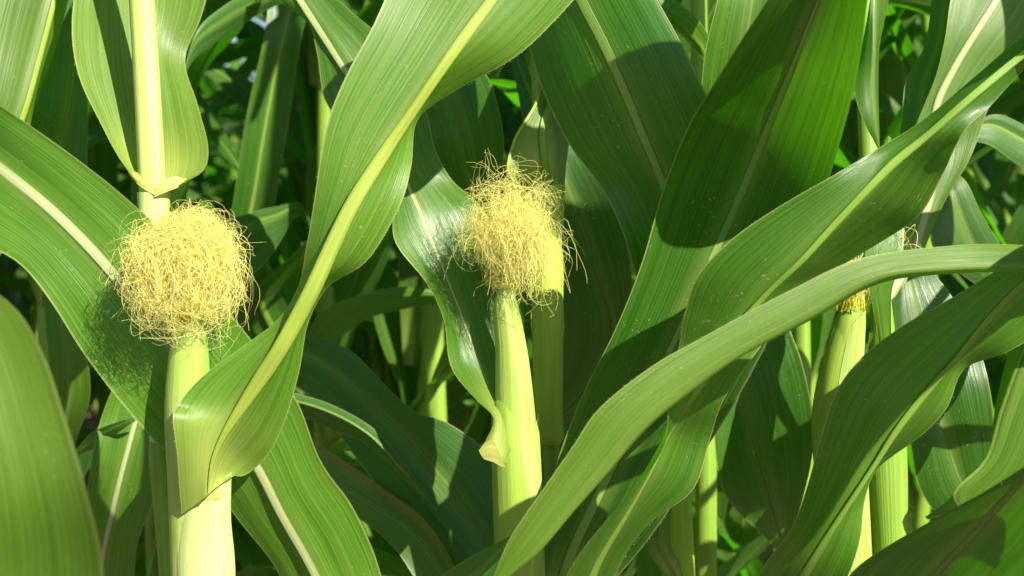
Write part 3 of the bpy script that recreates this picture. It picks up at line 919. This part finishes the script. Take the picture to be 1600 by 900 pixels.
sk = put('silk', silk_mesh('silk', mb, lobe_strands(mr, 0.009, lob, 1150, 22), 23, curl=0.0048, tipcurl=0.0075, rad0=0.00019), EM)
sk['kind'] = 'stuff'

traced_leaf(MIDP, [      # twisted leaf with its collar on the husk
    (750, 700, 768, 716, 790, 724, .992, .005, .0),
    (760, 686, 780, 686, 800, 700, .998, -.01, .02),
    (772, 655, 782, 655, 806, 660, 1.01, -.02, .03),
    (745, 625, 772, 625, 805, 630, 1.03, -.03, .03),
    (705, 575, 748, 563, 795, 555, 1.045, -.02, .02),
    (692, 500, 720, 490, 785, 470, 1.052, -.02, .018),
    (665, 440, 690, 415, 770, 400, 1.055, -.02, .015),
    (617, 375, 660, 340, 752, 325, 1.06, -.02, .012),
    (612, 320, 634, 283, 708, 283, 1.07, -.01, .01),
    (585, 235, 606, 225, 681, 235, 1.08, .01, .0),
    (512, 165, 577, 170, 667, 178, 1.10, .01, .0),
    (496, 85, 540, 112, 640, 120, 1.105, .01, .0),
    (482, 37, 508, 62, 592, 55, 1.11, .01, .0),
    (450, 12, 485, 26, 548, 18, 1.115, .01, .0),
    (415, -15, 450, -25, 505, -25, 1.12, .0, .0),
    (370, -60, 390, -75, 430, -80, 1.13, .0, .0),
    (320, -110, 320, -115, 324, -118, 1.14, 0, 0)], 'leaf', 'rib_white', (0.001, 0.008), n=80, seed=13, ruff=0.001, hairs=300)
traced_leaf(MIDP, [(748, 704, 752, 712, 757, 718, .984, 0, 0), (758, 692, 764, 706, 770, 722, .985, 0, 0), (770, 688, 776, 708, 782, 728, .987, 0, 0), (782, 712, 786, 720, 790, 730, .992, 0, 0)],
            'auricle', name='auricle', norib=True, n=14, seed=62)
traced_leaf(MIDP, [      # clasping leaf above the node behind the silk
    (830, 300, 858, 296, 882, 292, 1.085, .012, .012),
    (796, 275, 852, 258, 886, 250, 1.07, -.012, .03),
    (803, 222, 848, 205, 895, 200, 1.075, -.012, .03),
    (838, 160, 868, 140, 915, 150, 1.085, -.008, .02),
    (850, 90, 890, 70, 940, 80, 1.10, 0, .01),
    (870, 0, 905, -20, 950, -10, 1.12, 0, 0),
    (900, -150, 910, -150, 920, -150, 1.15, 0, 0)], 'leaf', 'rib', (0.009, 0.004), seed=14, margin=0.0016)  # margin tube: backlight on the left edge, painted yellow
traced_leaf(MIDP, [      # broad hanging leaf above and right of the silk
    (838, -215, 850, -225, 866, -215, 1.08, 0, 0),
    (790, -90, 862, -110, 960, -110, 1.04, .03, 0),
    (813, 15, 905, -5, 1010, -30, 1.025, .055, -.015),
    (828, 82, 944, 72, 1062, 62, 1.02, .055, -.018),
    (850, 150, 978, 148, 1098, 135, 1.022, .048, -.018),
    (890, 225, 1010, 225, 1130, 205, 1.032, .03, -.015),
    (938, 290, 1037, 292, 1145, 270, 1.05, .01, -.01),
    (974, 365, 1058, 360, 1150, 350, 1.065, -.01, -.005),
    (992, 425, 1075, 440, 1150, 440, 1.07, 0, 0),
    (1020, 520, 1080, 540, 1130, 540, 1.1, 0, 0),
    (1086, 640, 1090, 642, 1094, 640, 1.14, 0, 0)], 'leaf_deep', 'rib_mid', (0.011, 0.005), n=64, seed=15, puck=0.001)
R1 = traced_leaf(MIDP, [  # the long straight leaf rising to the right
    (850, 985, 862, 990, 880, 985, 1.078, 0, 0),
    (838, 905, 885, 885, 965, 900, 1.065, -.005, -.01),
    (864, 745, 935, 775, 1030, 820, 1.045, -.015, -.02),
    (905, 630, 990, 662, 1095, 715, 1.03, -.025, -.025),
    (955, 528, 1045, 552, 1165, 600, 1.005, -.028, -.025),
    (1005, 400, 1100, 432, 1230, 470, .99, -.028, -.024),
    (1040, 285, 1147, 328, 1275, 345, .975, -.028, -.02),
    (1075, 198, 1182, 245, 1303, 255, .95, -.026, -.03),
    (1112, 138, 1215, 162, 1328, 165, .91, -.024, -.045),
    (1165, 50, 1250, 75, 1347, 75, .865, -.02, -.045),
    (1208, -18, 1285, -15, 1360, -15, .835, -.02, -.04),
    (1290, -140, 1340, -130, 1392, -130, .80, -.01, -.03),
    (1416, -280, 1420, -282, 1424, -280, .77, 0, 0)], 'leaf_deep', 'rib_mid', (0.011, 0.005), n=80, seed=16, bow=0.14, hairs=300)
R2 = traced_leaf(MIDP, [  # curling leaf that crosses it
    (855, 1080, 864, 1085, 876, 1085, 1.078, 0, 0),
    (868, 960, 905, 960, 940, 965, 1.02, -.01, 0),
    (890, 893, 932, 885, 965, 890, .985, -.02, .01),
    (955, 805, 982, 800, 1020, 815, .955, -.035, .01),
    (1005, 745, 1018, 735, 1085, 762, .94, -.05, .015),
    (1038, 690, 1045, 680, 1108, 690, .935, -.05, .02),
    (1044, 632, 1075, 632, 1130, 625, .912, -.03, .02),
    (1058, 560, 1110, 578, 1168, 568, .906, .01, .02),
    (1070, 490, 1155, 510, 1192, 535, .898, .005, .04),
    (1092, 428, 1202, 455, 1250, 455, .89, -.008, .07),
    (1145, 373, 1250, 410, 1320, 415, .884, -.008, .078),
    (1225, 318, 1303, 352, 1397, 368, .88, -.005, .075),
    (1300, 275, 1350, 302, 1440, 332, .877, .0, .06),
    (1370, 235, 1395, 256, 1472, 270, .876, .012, .04),
    (1432, 195, 1443, 216, 1500, 212, .874, .028, .005),
    (1505, 132, 1512, 156, 1548, 165, .872, .028, .01),
    (1600, 55, 1605, 80, 1612, 98, .875, .025, .02),
    (1700, -12, 1705, 4, 1712, 20, .87, .015, .02),
    (1800, -80, 1802, -80, 1804, -78, .87, 0, 0)], 'leaf', 'rib', (0.010, 0.004), n=100, seed=17, hairs=500)
traced_leaf(MIDP, [      # dark leaf behind, going down to the left stalk
    (848, 975, 858, 985, 862, 995, 1.10, 0, 0),
    (810, 860, 795, 900, 760, 940, 1.13, 0, 0),
    (770, 722, 728, 795, 672, 862, 1.15, -.005, 0),
    (702, 662, 668, 718, 612, 790, 1.16, -.008, 0),
    (648, 642, 617, 660, 560, 720, 1.17, -.008, 0),
    (598, 598, 560, 610, 520, 665, 1.18, -.005, 0),
    (548, 548, 515, 574, 488, 620, 1.19, 0, 0),
    (490, 525, 470, 552, 445, 598, 1.2, 0, 0),
    (430, 520, 420, 555, 400, 595, 1.21, 0, 0),
    (345, 560, 343, 566, 342, 570, 1.24, 0, 0)], 'leaf_blue', 'rib_dull', (0.008, 0.003), n=60, seed=18)

# --- back middle plant
stem(BACKM, [(660, -50, 1.5, 15), (675, 450, 1.5, 16), (690, 900, 1.5, 17)], 'stalk_green')
traced_leaf(BACKM, [
    (672, 600, 680, 605, 690, 600, 1.49, 0, 0),
    (700, 500, 745, 510, 790, 500, 1.32, 0, 0),
    (690, 410, 768, 400, 800, 400, 1.26, -.01, -.01),
    (660, 290, 745, 290, 786, 285, 1.22, -.01, -.01),
    (640, 220, 725, 215, 785, 200, 1.2, -.01, -.01),
    (625, 150, 705, 150, 765, 125, 1.2, -.01, -.005),
    (610, 80, 690, 90, 735, 90, 1.21, 0, 0),
    (640, 20, 660, 20, 690, 25, 1.24, 0, 0),
    (640, -40, 642, -40, 645, -40, 1.3, 0, 0)], 'leaf_deep', 'rib_dull', (0.008, 0.003), seed=19)
traced_leaf(BACKM, [      # scorched leaf at the bottom
    (682, 700, 680, 705, 678, 710, 1.49, 0, 0),
    (590, 660, 575, 680, 560, 700, 1.35, 0, 0),
    (540, 670, 520, 690, 500, 720, 1.27, 0, 0),
    (500, 690, 478, 735, 468, 760, 1.22, 0, 0),
    (550, 728, 530, 762, 505, 790, 1.18, 0, 0),
    (602, 765, 585, 795, 560, 810, 1.15, 0, 0),
    (655, 803, 640, 830, 615, 855, 1.13, 0, 0),
    (702, 868, 690, 900, 660, 920, 1.12, 0, 0),
    (740, 1000, 738, 1002, 735, 1003, 1.13, 0, 0)], 'leaf_brown', 'rib_dull', (0.006, 0.002), seed=20)
traced_leaf(BACKM, [      # leaf right of the stalk, behind
    (700, 720, 705, 730, 710, 735, 1.49, 0, 0),
    (820, 650, 850, 680, 900, 700, 1.35, 0, 0),
    (880, 520, 960, 520, 985, 500, 1.22, -.01, .01),
    (870, 430, 935, 430, 985, 410, 1.17, -.01, -.01),
    (850, 350, 912, 360, 968, 345, 1.15, -.01, -.01),
    (840, 290, 885, 290, 940, 285, 1.14, -.005, -.01),
    (825, 230, 862, 230, 905, 230, 1.14, 0, 0),
    (810, 150, 830, 150, 850, 150, 1.16, 0, 0),
    (792, 60, 794, 60, 797, 60, 1.2, 0, 0)], 'leaf_blue', 'rib_dull', (0.008, 0.003), seed=21)
traced_leaf(BACKM, [      # short tip at the bottom, in front of the husk
    (640, 1190, 660, 1200, 680, 1210, 1.35, 0, 0),
    (600, 1050, 650, 1080, 720, 1080, 1.1, 0, 0),
    (640, 945, 680, 975, 740, 990, .98, 0, 0),
    (690, 898, 725, 915, 775, 925, .95, 0, 0),
    (745, 865, 765, 878, 785, 890, .94, 0, 0),
    (796, 838, 797, 839, 798, 840, .93, 0, 0)], 'leaf_deep', 'rib_dull', (0.004, 0.001), seed=22)

# --- plant in the gap between the two ears
BACKC = plant_at(505, 1.62, 'corn plant with a tall shaded leaf in the gap behind the broad crossing leaf')
stem(BACKC, [(512, -50, 1.62, 14), (508, 450, 1.62, 15), (505, 900, 1.62, 16)], 'stalk_green')
traced_leaf(BACKC, [      # tall leaf with a sunlit midrib
    (500, 640, 506, 645, 512, 640, 1.61, 0, 0),
    (400, 520, 440, 540, 475, 530, 1.58, 0, 0),
    (358, 400, 385, 400, 418, 400, 1.53, 0, 0),
    (368, 290, 400, 290, 436, 285, 1.5, -.01, -.01),
    (388, 170, 420, 170, 456, 160, 1.48, -.01, -.01),
    (412, 60, 442, 62, 472, 50, 1.47, -.01, -.01),
    (430, -40, 468, -40, 500, -50, 1.48, 0, 0),
    (500, -160, 502, -160, 506, -160, 1.5, 0, 0)], 'leaf_deep', 'rib', (0.009, 0.003), seed=50)
traced_leaf(BACKC, [      # dark leaf arching over to the upper left
    (505, 120, 508, 125, 512, 130, 1.61, 0, 0),
    (480, -30, 478, -15, 476, 5, 1.45, 0, 0),
    (415, -22, 412, 0, 408, 20, 1.36, 0, .01),
    (352, 8, 350, 32, 350, 58, 1.3, 0, .015),
    (308, 48, 306, 66, 308, 88, 1.27, 0, .01),
    (285, 118, 285, 120, 286, 122, 1.26, 0, 0)], 'leaf_blue', 'rib_dull', (0.006, 0.002), seed=51)
traced_leaf(BACKC, [      # folded waxy leaf just right of the round silk
    (500, 420, 505, 425, 510, 430, 1.61, 0, 0),
    (470, 318, 468, 325, 466, 338, 1.42, 0, .01),
    (425, 325, 428, 338, 440, 375, 1.33, .01, .01),
    (385, 335, 392, 350, 415, 410, 1.28, .02, .01),
    (345, 348, 355, 372, 385, 440, 1.25, .02, .01),
    (335, 410, 345, 440, 368, 480, 1.24, .01, .0),
    (340, 520, 345, 525, 350, 525, 1.25, 0, 0)], 'leaf_blue', 'rib_dull', (0.006, 0.002), seed=52)
traced_leaf(BACKC, [      # leaf arching right, above the dark leaf
    (504, 700, 508, 705, 512, 700, 1.61, 0, 0),
    (478, 560, 490, 560, 505, 560, 1.5, 0, 0),
    (500, 490, 515, 505, 530, 530, 1.42, 0, .01),
    (560, 462, 565, 478, 572, 500, 1.38, 0, .015),
    (630, 448, 634, 462, 638, 482, 1.36, 0, .015),
    (695, 456, 696, 464, 698, 474, 1.36, 0, .01),
    (760, 490, 761, 492, 762, 494, 1.38, 0, 0)], 'leaf', 'rib_dull', (0.005, 0.002), seed=53)

# --- slim stalks right of the middle
STEMR3 = plant_at(1066, 1.22, 'corn plant with a pale stalk and a small curled leaf beside the bare green stalk')
stem(STEMR3, [(1030, -40, 1.24, 13), (1040, 300, 1.24, 15), (1058, 700, 1.23, 17), (1068, 905, 1.22, 18)], 'sheath_green', top=1.8)
traced_leaf(STEMR3, [
    (1055, 905, 1062, 912, 1070, 915, 1.2, 0, 0),
    (1028, 885, 1044, 880, 1062, 878, 1.17, 0, .01),
    (1012, 850, 1030, 845, 1048, 850, 1.15, 0, .02),
    (1018, 810, 1034, 805, 1046, 812, 1.15, 0, .02),
    (1034, 770, 1045, 765, 1056, 770, 1.16, 0, .01),
    (1040, 700, 1048, 695, 1056, 700, 1.17, 0, 0),
    (1050, 620, 1051, 620, 1053, 620, 1.18, 0, 0)], 'leaf', 'rib_dull', (0.004, 0.001), seed=54)
stem(STEMR, [(1092, -20, 1.3, 13), (1096, 450, 1.3, 16), (1103, 700, 1.29, 17), (1103, 905, 1.29, 17)], 'stalk_green')
traced_leaf(STEMR, [      # the wavy leaf at lower right
    (1110, 1085, 1108, 1095, 1112, 1105, 1.28, 0, 0),
    (1150, 970, 1185, 990, 1240, 1020, 1.1, 0, 0),
    (1200, 876, 1260, 892, 1327, 895, .99, -.01, .0),
    (1240, 817, 1296, 835, 1344, 838, .965, -.01, .015),
    (1265, 745, 1332, 780, 1350, 778, .95, -.01, .035),
    (1283, 680, 1370, 722, 1374, 730, .94, -.01, .04),
    (1305, 615, 1402, 672, 1442, 682, .93, -.005, .025),
    (1350, 555, 1450, 610, 1483, 635, .922, 0, .02),
    (1410, 510, 1492, 564, 1505, 578, .915, .0, .03),
    (1480, 470, 1540, 505, 1572, 550, .91, .0, .015),
    (1545, 430, 1592, 450, 1625, 518, .905, .0, .01),
    (1640, 370, 1685, 385, 1725, 425, .90, 0, 0),
    (1800, 298, 1802, 300, 1805, 304, .90, 0, 0)], 'leaf', 'rib', (0.010, 0.004), n=80, seed=23, hairs=400)
stem(STEMR2, [(1252, 420, 1.36, 13), (1253, 600, 1.36, 14), (1252, 905, 1.36, 15)], 'stalk_green', top=1.9)
traced_leaf(STEMR2, [
    (1246, 900, 1252, 905, 1258, 905, 1.35, 0, 0),
    (1203, 848, 1224, 838, 1238, 838, 1.2, 0, 0),
    (1128, 762, 1198, 752, 1268, 722, 1.14, -.01, -.01),
    (1116, 660, 1168, 652, 1271, 652, 1.12, -.01, -.01),
    (1118, 570, 1142, 570, 1254, 568, 1.12, 0, -.01),
    (1110, 490, 1122, 490, 1226, 495, 1.13, 0, 0),
    (1110, 410, 1130, 400, 1190, 410, 1.15, 0, 0),
    (1140, 320, 1142, 318, 1146, 320, 1.18, 0, 0)], 'leaf_deep', 'rib_dull', (0.007, 0.002), seed=24)
traced_leaf(STEMR, [      # sunlit leaf at the top
    (1088, 420, 1092, 425, 1098, 420, 1.29, 0, 0),
    (1080, 300, 1130, 300, 1180, 300, 1.17, 0, 0),
    (1094, 160, 1150, 165, 1215, 160, 1.09, -.01, -.01),
    (1100, 90, 1160, 95, 1225, 95, 1.07, -.01, -.01),
    (1122, -5, 1175, -5, 1235, -5, 1.06, -.01, -.01),
    (1150, -120, 1190, -120, 1240, -120, 1.08, 0, 0),
    (1206, -260, 1208, -260, 1212, -260, 1.12, 0, 0)], 'leaf', 'rib_dull', (0.007, 0.002), seed=25)
traced_leaf(STEMR, [      # folded pale leaf crossing the slim stalk
    (1090, 180, 1093, 190, 1096, 200, 1.29, 0, 0),
    (1110, 70, 1104, 85, 1100, 95, 1.2, 0, 0),
    (1085, 25, 1070, 45, 1068, 58, 1.17, 0, .02),
    (1035, -15, 1025, 5, 1022, 20, 1.16, 0, .02),
    (980, -90, 975, -80, 970, -60, 1.16, 0, 0),
    (930, -180, 928, -180, 926, -176, 1.18, 0, 0)], 'leaf', 'rib', (0.005, 0.002), seed=26)

# --- right plant with the half hidden ear
rb_ = np.array(RIGHT.location)
stem(RIGHT, [(1350, -20, 1.13, 14), (1352, 100, 1.13, 14.5), (1358, 250, 1.12, 15), (1370, 420, 1.10, 17), (1386, 600, 1.08, 20), (1392, 905, 1.07, 22)], 'stalk_green', top=2.1)
C, R = px_axis([(1393, 930, 1.07, 25), (1391, 860, 1.07, 26), (1386, 740, 1.075, 31), (1382, 600, 1.08, 28), (1381, 520, 1.08, 22)])
put('leaf_sheath', loft('leaf_sheath', C, R, R, M['stalk_green'], k=24, base=rb_, ridge=0.004, ridges=13, cap=False), RIGHT)
ER = put('ear', loft('ear', *(lambda c, r: (c, r * .92, r * .92))(*px_axis([(1392, 1150, 1.07, 8.6), (1365, 1020, 1.065, 20.6), (1332, 900, 1.06, 31.0), (1313, 720, 1.05, 38.7), (1309, 640, 1.045, 36.1), (1318, 560, 1.04, 29.2), (1330, 490, 1.035, 21.5), (1335, 468, 1.033, 10.3)])),
                     M['husk_green'], base=rb_, ridge=0.012), RIGHT)
C, R = px_axis([(1330, 900, 1.06, 33.5), (1313, 720, 1.05, 40.4), (1309, 640, 1.045, 37.8), (1318, 560, 1.04, 31.0), (1331, 482, 1.034, 22.4)])
put('husk_leaf', loft('husk_leaf', C, R, R, M['husk'], a0=-math.pi * 0.62, a1=math.pi * 0.3, base=rb_, ridge=0.012, seed=8, topcut=0.015), ER)
C, R = px_axis([(1330, 900, 1.061, 34.4), (1313, 720, 1.051, 41.3), (1308, 640, 1.046, 38.7), (1316, 560, 1.041, 31.8), (1326, 510, 1.037, 25.8)])
put('husk_leaf', loft('husk_leaf', C, R, R, M['husk_green'], a0=-math.pi * 1.2, a1=-math.pi * 0.52, base=rb_, ridge=0.012, seed=9, topcut=0.02), ER)
sk = put('silk', silk_mesh('silk', rb_, ball_strands(P(1333, 482, 1.033), 0.009, P(1332, 440, 1.030), (0.0165, 0.016, 0.031), 420, 31, sag=0.9), 32, curl=0.003, tipcurl=0.003), ER)
sk['kind'] = 'stuff'
lob = [(1.0, P(1398, 390, 1.04), .004, P(1412, 432, 1.0), .008), (1.0, P(1405, 370, 1.04), .004, P(1418, 385, 1.02), .008)]
sk = put('silk', silk_mesh('silk', rb_, lobe_strands(P(1372, 420, 1.07), 0.002, lob, 8, 33), 34, tipcurl=0.008), ER)
sk['kind'] = 'stuff'
traced_leaf(RIGHT, [      # white ribbed leaf going up to the right
    (1378, 455, 1388, 465, 1398, 465, 1.08, 0, 0),
    (1405, 385, 1426, 398, 1440, 398, 1.09, 0, 0),
    (1420, 330, 1447, 330, 1476, 315, 1.10, 0, .0),
    (1424, 285, 1460, 275, 1510, 258, 1.105, 0, .0),
    (1420, 240, 1458, 225, 1526, 222, 1.11, 0, .0),
    (1434, 190, 1464, 165, 1545, 170, 1.11, 0, .0),
    (1462, 120, 1492, 105, 1590, 110, 1.11, 0, -.0),
    (1476, 60, 1524, 52, 1640, 60, 1.11, 0, -.005),
    (1486, -5, 1560, -5, 1680, -5, 1.115, 0, -.01),
    (1540, -120, 1620, -130, 1720, -130, 1.13, 0, 0),
    (1715, -300, 1718, -300, 1722, -300, 1.16, 0, 0)], 'leaf_young', 'rib_white', (0.008, 0.005), n=70, seed=27)
traced_leaf(RIGHT, [      # dark leaf in front of its left margin
    (1358, 335, 1364, 340, 1370, 335, 1.11, 0, 0),
    (1395, 260, 1412, 265, 1430, 260, 1.13, 0, 0),
    (1408, 195, 1432, 195, 1452, 185, 1.135, 0, 0),
    (1416, 125, 1446, 122, 1478, 115, 1.14, 0, 0),
    (1444, 72, 1466, 65, 1492, 60, 1.14, 0, 0),
    (1456, -5, 1475, -5, 1500, -5, 1.145, 0, 0),
    (1480, -150, 1484, -150, 1490, -150, 1.16, 0, 0)], 'leaf_deep', 'rib_dull', (0.004, 0.002), seed=28, norib=True)
traced_leaf(RIGHT, [      # thin hanging fold
    (1344, -260, 1350, -262, 1356, -260, 1.12, 0, 0),
    (1360, -120, 1366, -120, 1400, -110, 1.05, 0, .02),
    (1359, 0, 1364, 0, 1388, 0, 1.035, .0, .03),
    (1345, 80, 1365, 78, 1371, 78, 1.03, .01, .03),
    (1335, 140, 1364, 140, 1371, 140, 1.03, .005, .03),
    (1350, 190, 1369, 192, 1374, 192, 1.03, .0, .015),
    (1373, 234, 1374, 236, 1375, 234, 1.035, 0, 0)], 'leaf', 'rib', (0.003, 0.001), seed=29, norib=True)
traced_leaf(RIGHT, [      # bottom right leaf
    (1385, 1090, 1393, 1095, 1400, 1095, 1.06, 0, 0),
    (1300, 960, 1410, 975, 1500, 1010, .92, .0, 0),
    (1332, 893, 1467, 893, 1570, 930, .885, .01, -.03),
    (1402, 843, 1522, 834, 1640, 862, .85, .01, -.04),
    (1482, 797, 1572, 780, 1700, 790, .81, .01, -.04),
    (1560, 758, 1625, 725, 1750, 715, .77, .01, -.04),
    (1690, 680, 1740, 645, 1790, 640, .74, 0, -.02),
    (1870, 540, 1872, 541, 1875, 545, .72, 0, 0)], 'leaf_deep', 'rib_dull', (0.008, 0.003), n=60, seed=30, hairs=300)
traced_leaf(RIGHT, [      # upright blade behind the arching leaf
    (1384, 640, 1388, 645, 1392, 645, 1.06, 0, 0),
    (1372, 525, 1382, 530, 1392, 520, 1.03, 0, 0),
    (1360, 460, 1376, 460, 1394, 455, 1.02, 0, 0),
    (1352, 390, 1372, 385, 1412, 395, 1.02, 0, 0),
    (1360, 300, 1380, 300, 1410, 300, 1.04, 0, 0),
    (1385, 215, 1388, 212, 1392, 215, 1.08, 0, 0)], 'leaf', 'rib_dull', (0.004, 0.002), seed=31, norib=True)

# --- plants out of the frame on the right
stem(OFFR, [(1900, 0, .98, 22), (1900, 450, .98, 23), (1900, 900, .98, 24)], 'stalk_green')
R3 = traced_leaf(OFFR, [
    (1895, 470, 1897, 480, 1898, 495, .97, 0, 0),
    (1800, 420, 1800, 445, 1802, 465, .93, .02, .03),
    (1700, 393, 1702, 425, 1702, 428, .875, .03, .03),
    (1600, 383, 1602, 420, 1602, 421, .85, .02, .03),
    (1480, 386, 1487, 422, 1489, 423, .838, .01, .03),
    (1348, 403, 1370, 437, 1373, 438, .83, .0, .035),
    (1230, 456, 1262, 496, 1264, 497, .824, .0, .035),
    (1100, 526, 1148, 558, 1149, 559, .82, .0, .035),
    (1022, 570, 1080, 606, 1080, 607, .818, .0, .035),
    (936, 638, 1005, 668, 1005, 669, .816, -.0, .03),
    (895, 697, 948, 735, 948, 736, .818, -.0, .03),
    (845, 770, 892, 800, 892, 801, .82, 0, .02),
    (795, 845, 840, 862, 840, 863, .823, 0, .012),
    (770, 905, 790, 905, 791, 906, .828, 0, .005),
    (735, 985, 737, 986, 738, 986, .835, 0, 0)], 'leaf_young', 'rib', (0.004, 0.002), n=90, seed=32, bow=0.12, norib=True, hairs=400)
traced_leaf(OFFR, [      # unseen leaf added above the picture to shade the broad leaves
    (1890, 90, 1895, 100, 1900, 115, .97, 0, 0),
    (1720, -90, 1760, -20, 1790, 50, .88, 0, 0),
    (1550, -390, 1610, -190, 1650, -60, .81, 0, 0),
    (1440, -440, 1490, -300, 1530, -130, .80, 0, 0),
    (1310, -435, 1350, -350, 1400, -235, .80, 0, 0),
    (1180, -450, 1215, -400, 1240, -330, .81, 0, 0),
    (1000, -500, 1002, -495, 1004, -490, .83, 0, 0)], 'leaf', 'rib', seed=40)
traced_leaf(OFFR, [      # added leaf, hung out of sight so that it shades the wavy leaf
    (1890, 130, 1900, 124, 1910, 130, .97, 0, 0),
    (1895, 215, 1930, 195, 1970, 185, .86, 0, 0),
    (1850, 200, 1905, 222, 1955, 250, .775, 0, 0),
    (1775, 260, 1840, 290, 1905, 320, .75, 0, 0),
    (1725, 350, 1795, 380, 1860, 410, .75, 0, 0),
    (1700, 510, 1770, 525, 1840, 540, .75, 0, 0),
    (1710, 650, 1760, 655, 1805, 660, .76, 0, 0),
    (1758, 780, 1760, 782, 1762, 780, .78, 0, 0)], 'leaf', 'rib', seed=41)
stem(OFFR2, [(1760, 0, 1.25, 18), (1760, 450, 1.25, 18), (1760, 900, 1.25, 20)], 'stalk_green')
traced_leaf(OFFR2, [      # bluish drooping leaf
    (1750, 400, 1756, 402, 1762, 405, 1.25, 0, 0),
    (1680, 250, 1660, 265, 1650, 300, 1.24, 0, 0),
    (1600, 195, 1590, 215, 1580, 250, 1.23, 0, 0),
    (1545, 180, 1538, 195, 1540, 225, 1.22, 0, 0),
    (1500, 215, 1497, 216, 1496, 218, 1.22, 0, 0)], 'leaf_blue', 'rib', (0.007, 0.002), seed=33)
traced_leaf(OFFR2, [
    (1752, 640, 1757, 645, 1762, 650, 1.25, 0, 0),
    (1690, 520, 1680, 540, 1660, 560, 1.23, 0, 0),
    (1610, 430, 1590, 450, 1560, 470, 1.21, 0, 0),
    (1565, 385, 1530, 400, 1485, 415, 1.19, 0, -.005),
    (1535, 335, 1503, 345, 1455, 380, 1.18, 0, -.01),
    (1505, 278, 1485, 295, 1450, 340, 1.18, 0, 0),
    (1480, 265, 1470, 280, 1455, 310, 1.19, 0, 0),
    (1445, 275, 1444, 277, 1443, 280, 1.2, 0, 0)], 'leaf_blue', 'rib_dull', (0.006, 0.002), seed=34)
traced_leaf(OFFR2, [      # dark leaf under the wavy leaf
    (1752, 960, 1757, 965, 1762, 970, 1.25, 0, 0),
    (1640, 850, 1630, 880, 1600, 920, 1.18, 0, 0),
    (1560, 760, 1505, 760, 1440, 770, 1.13, 0, 0),
    (1555, 670, 1475, 672, 1422, 690, 1.12, -.01, -.01),
    (1545, 600, 1455, 610, 1405, 630, 1.12, -.01, -.01),
    (1520, 520, 1440, 530, 1390, 550, 1.13, 0, 0),
    (1470, 440, 1425, 450, 1390, 470, 1.14, 0, 0),
    (1410, 380, 1408, 382, 1406, 386, 1.16, 0, 0)], 'leaf_deep', 'rib_dull', (0.006, 0.002), seed=35)
traced_leaf(OFFR2, [      # curled leaf at the right edge
    (1752, 1010, 1757, 1015, 1762, 1020, 1.25, 0, 0),
    (1640, 870, 1620, 890, 1580, 900, 1.1, 0, 0),
    (1500, 800, 1520, 815, 1540, 830, 1.03, .02, -.01),
    (1446, 810, 1490, 775, 1560, 790, 1.02, .03, .0),
    (1500, 768, 1540, 720, 1600, 740, 1.015, .03, .0),
    (1540, 710, 1565, 640, 1650, 650, 1.01, .04, .0),
    (1560, 620, 1600, 545, 1680, 560, 1.01, .04, .0),
    (1590, 520, 1640, 470, 1700, 480, 1.02, .02, 0),
    (1700, 380, 1702, 380, 1706, 382, 1.05, 0, 0)], 'leaf', 'rib', (0.004, 0.002), seed=36)

# upper parts of the front plants (above the picture, they shade the rows behind)
rs = random.Random(8)
for p, az in ((LEFT, 0.4), (MIDP, 0.2), (RIGHT, -0.2), (OFFL, 0.1)):
    up = [z for z in np.arange(1.62, 2.1, 0.13)]
    grow_on(p, rs, up, az, 0.3, True, scale=0.8)
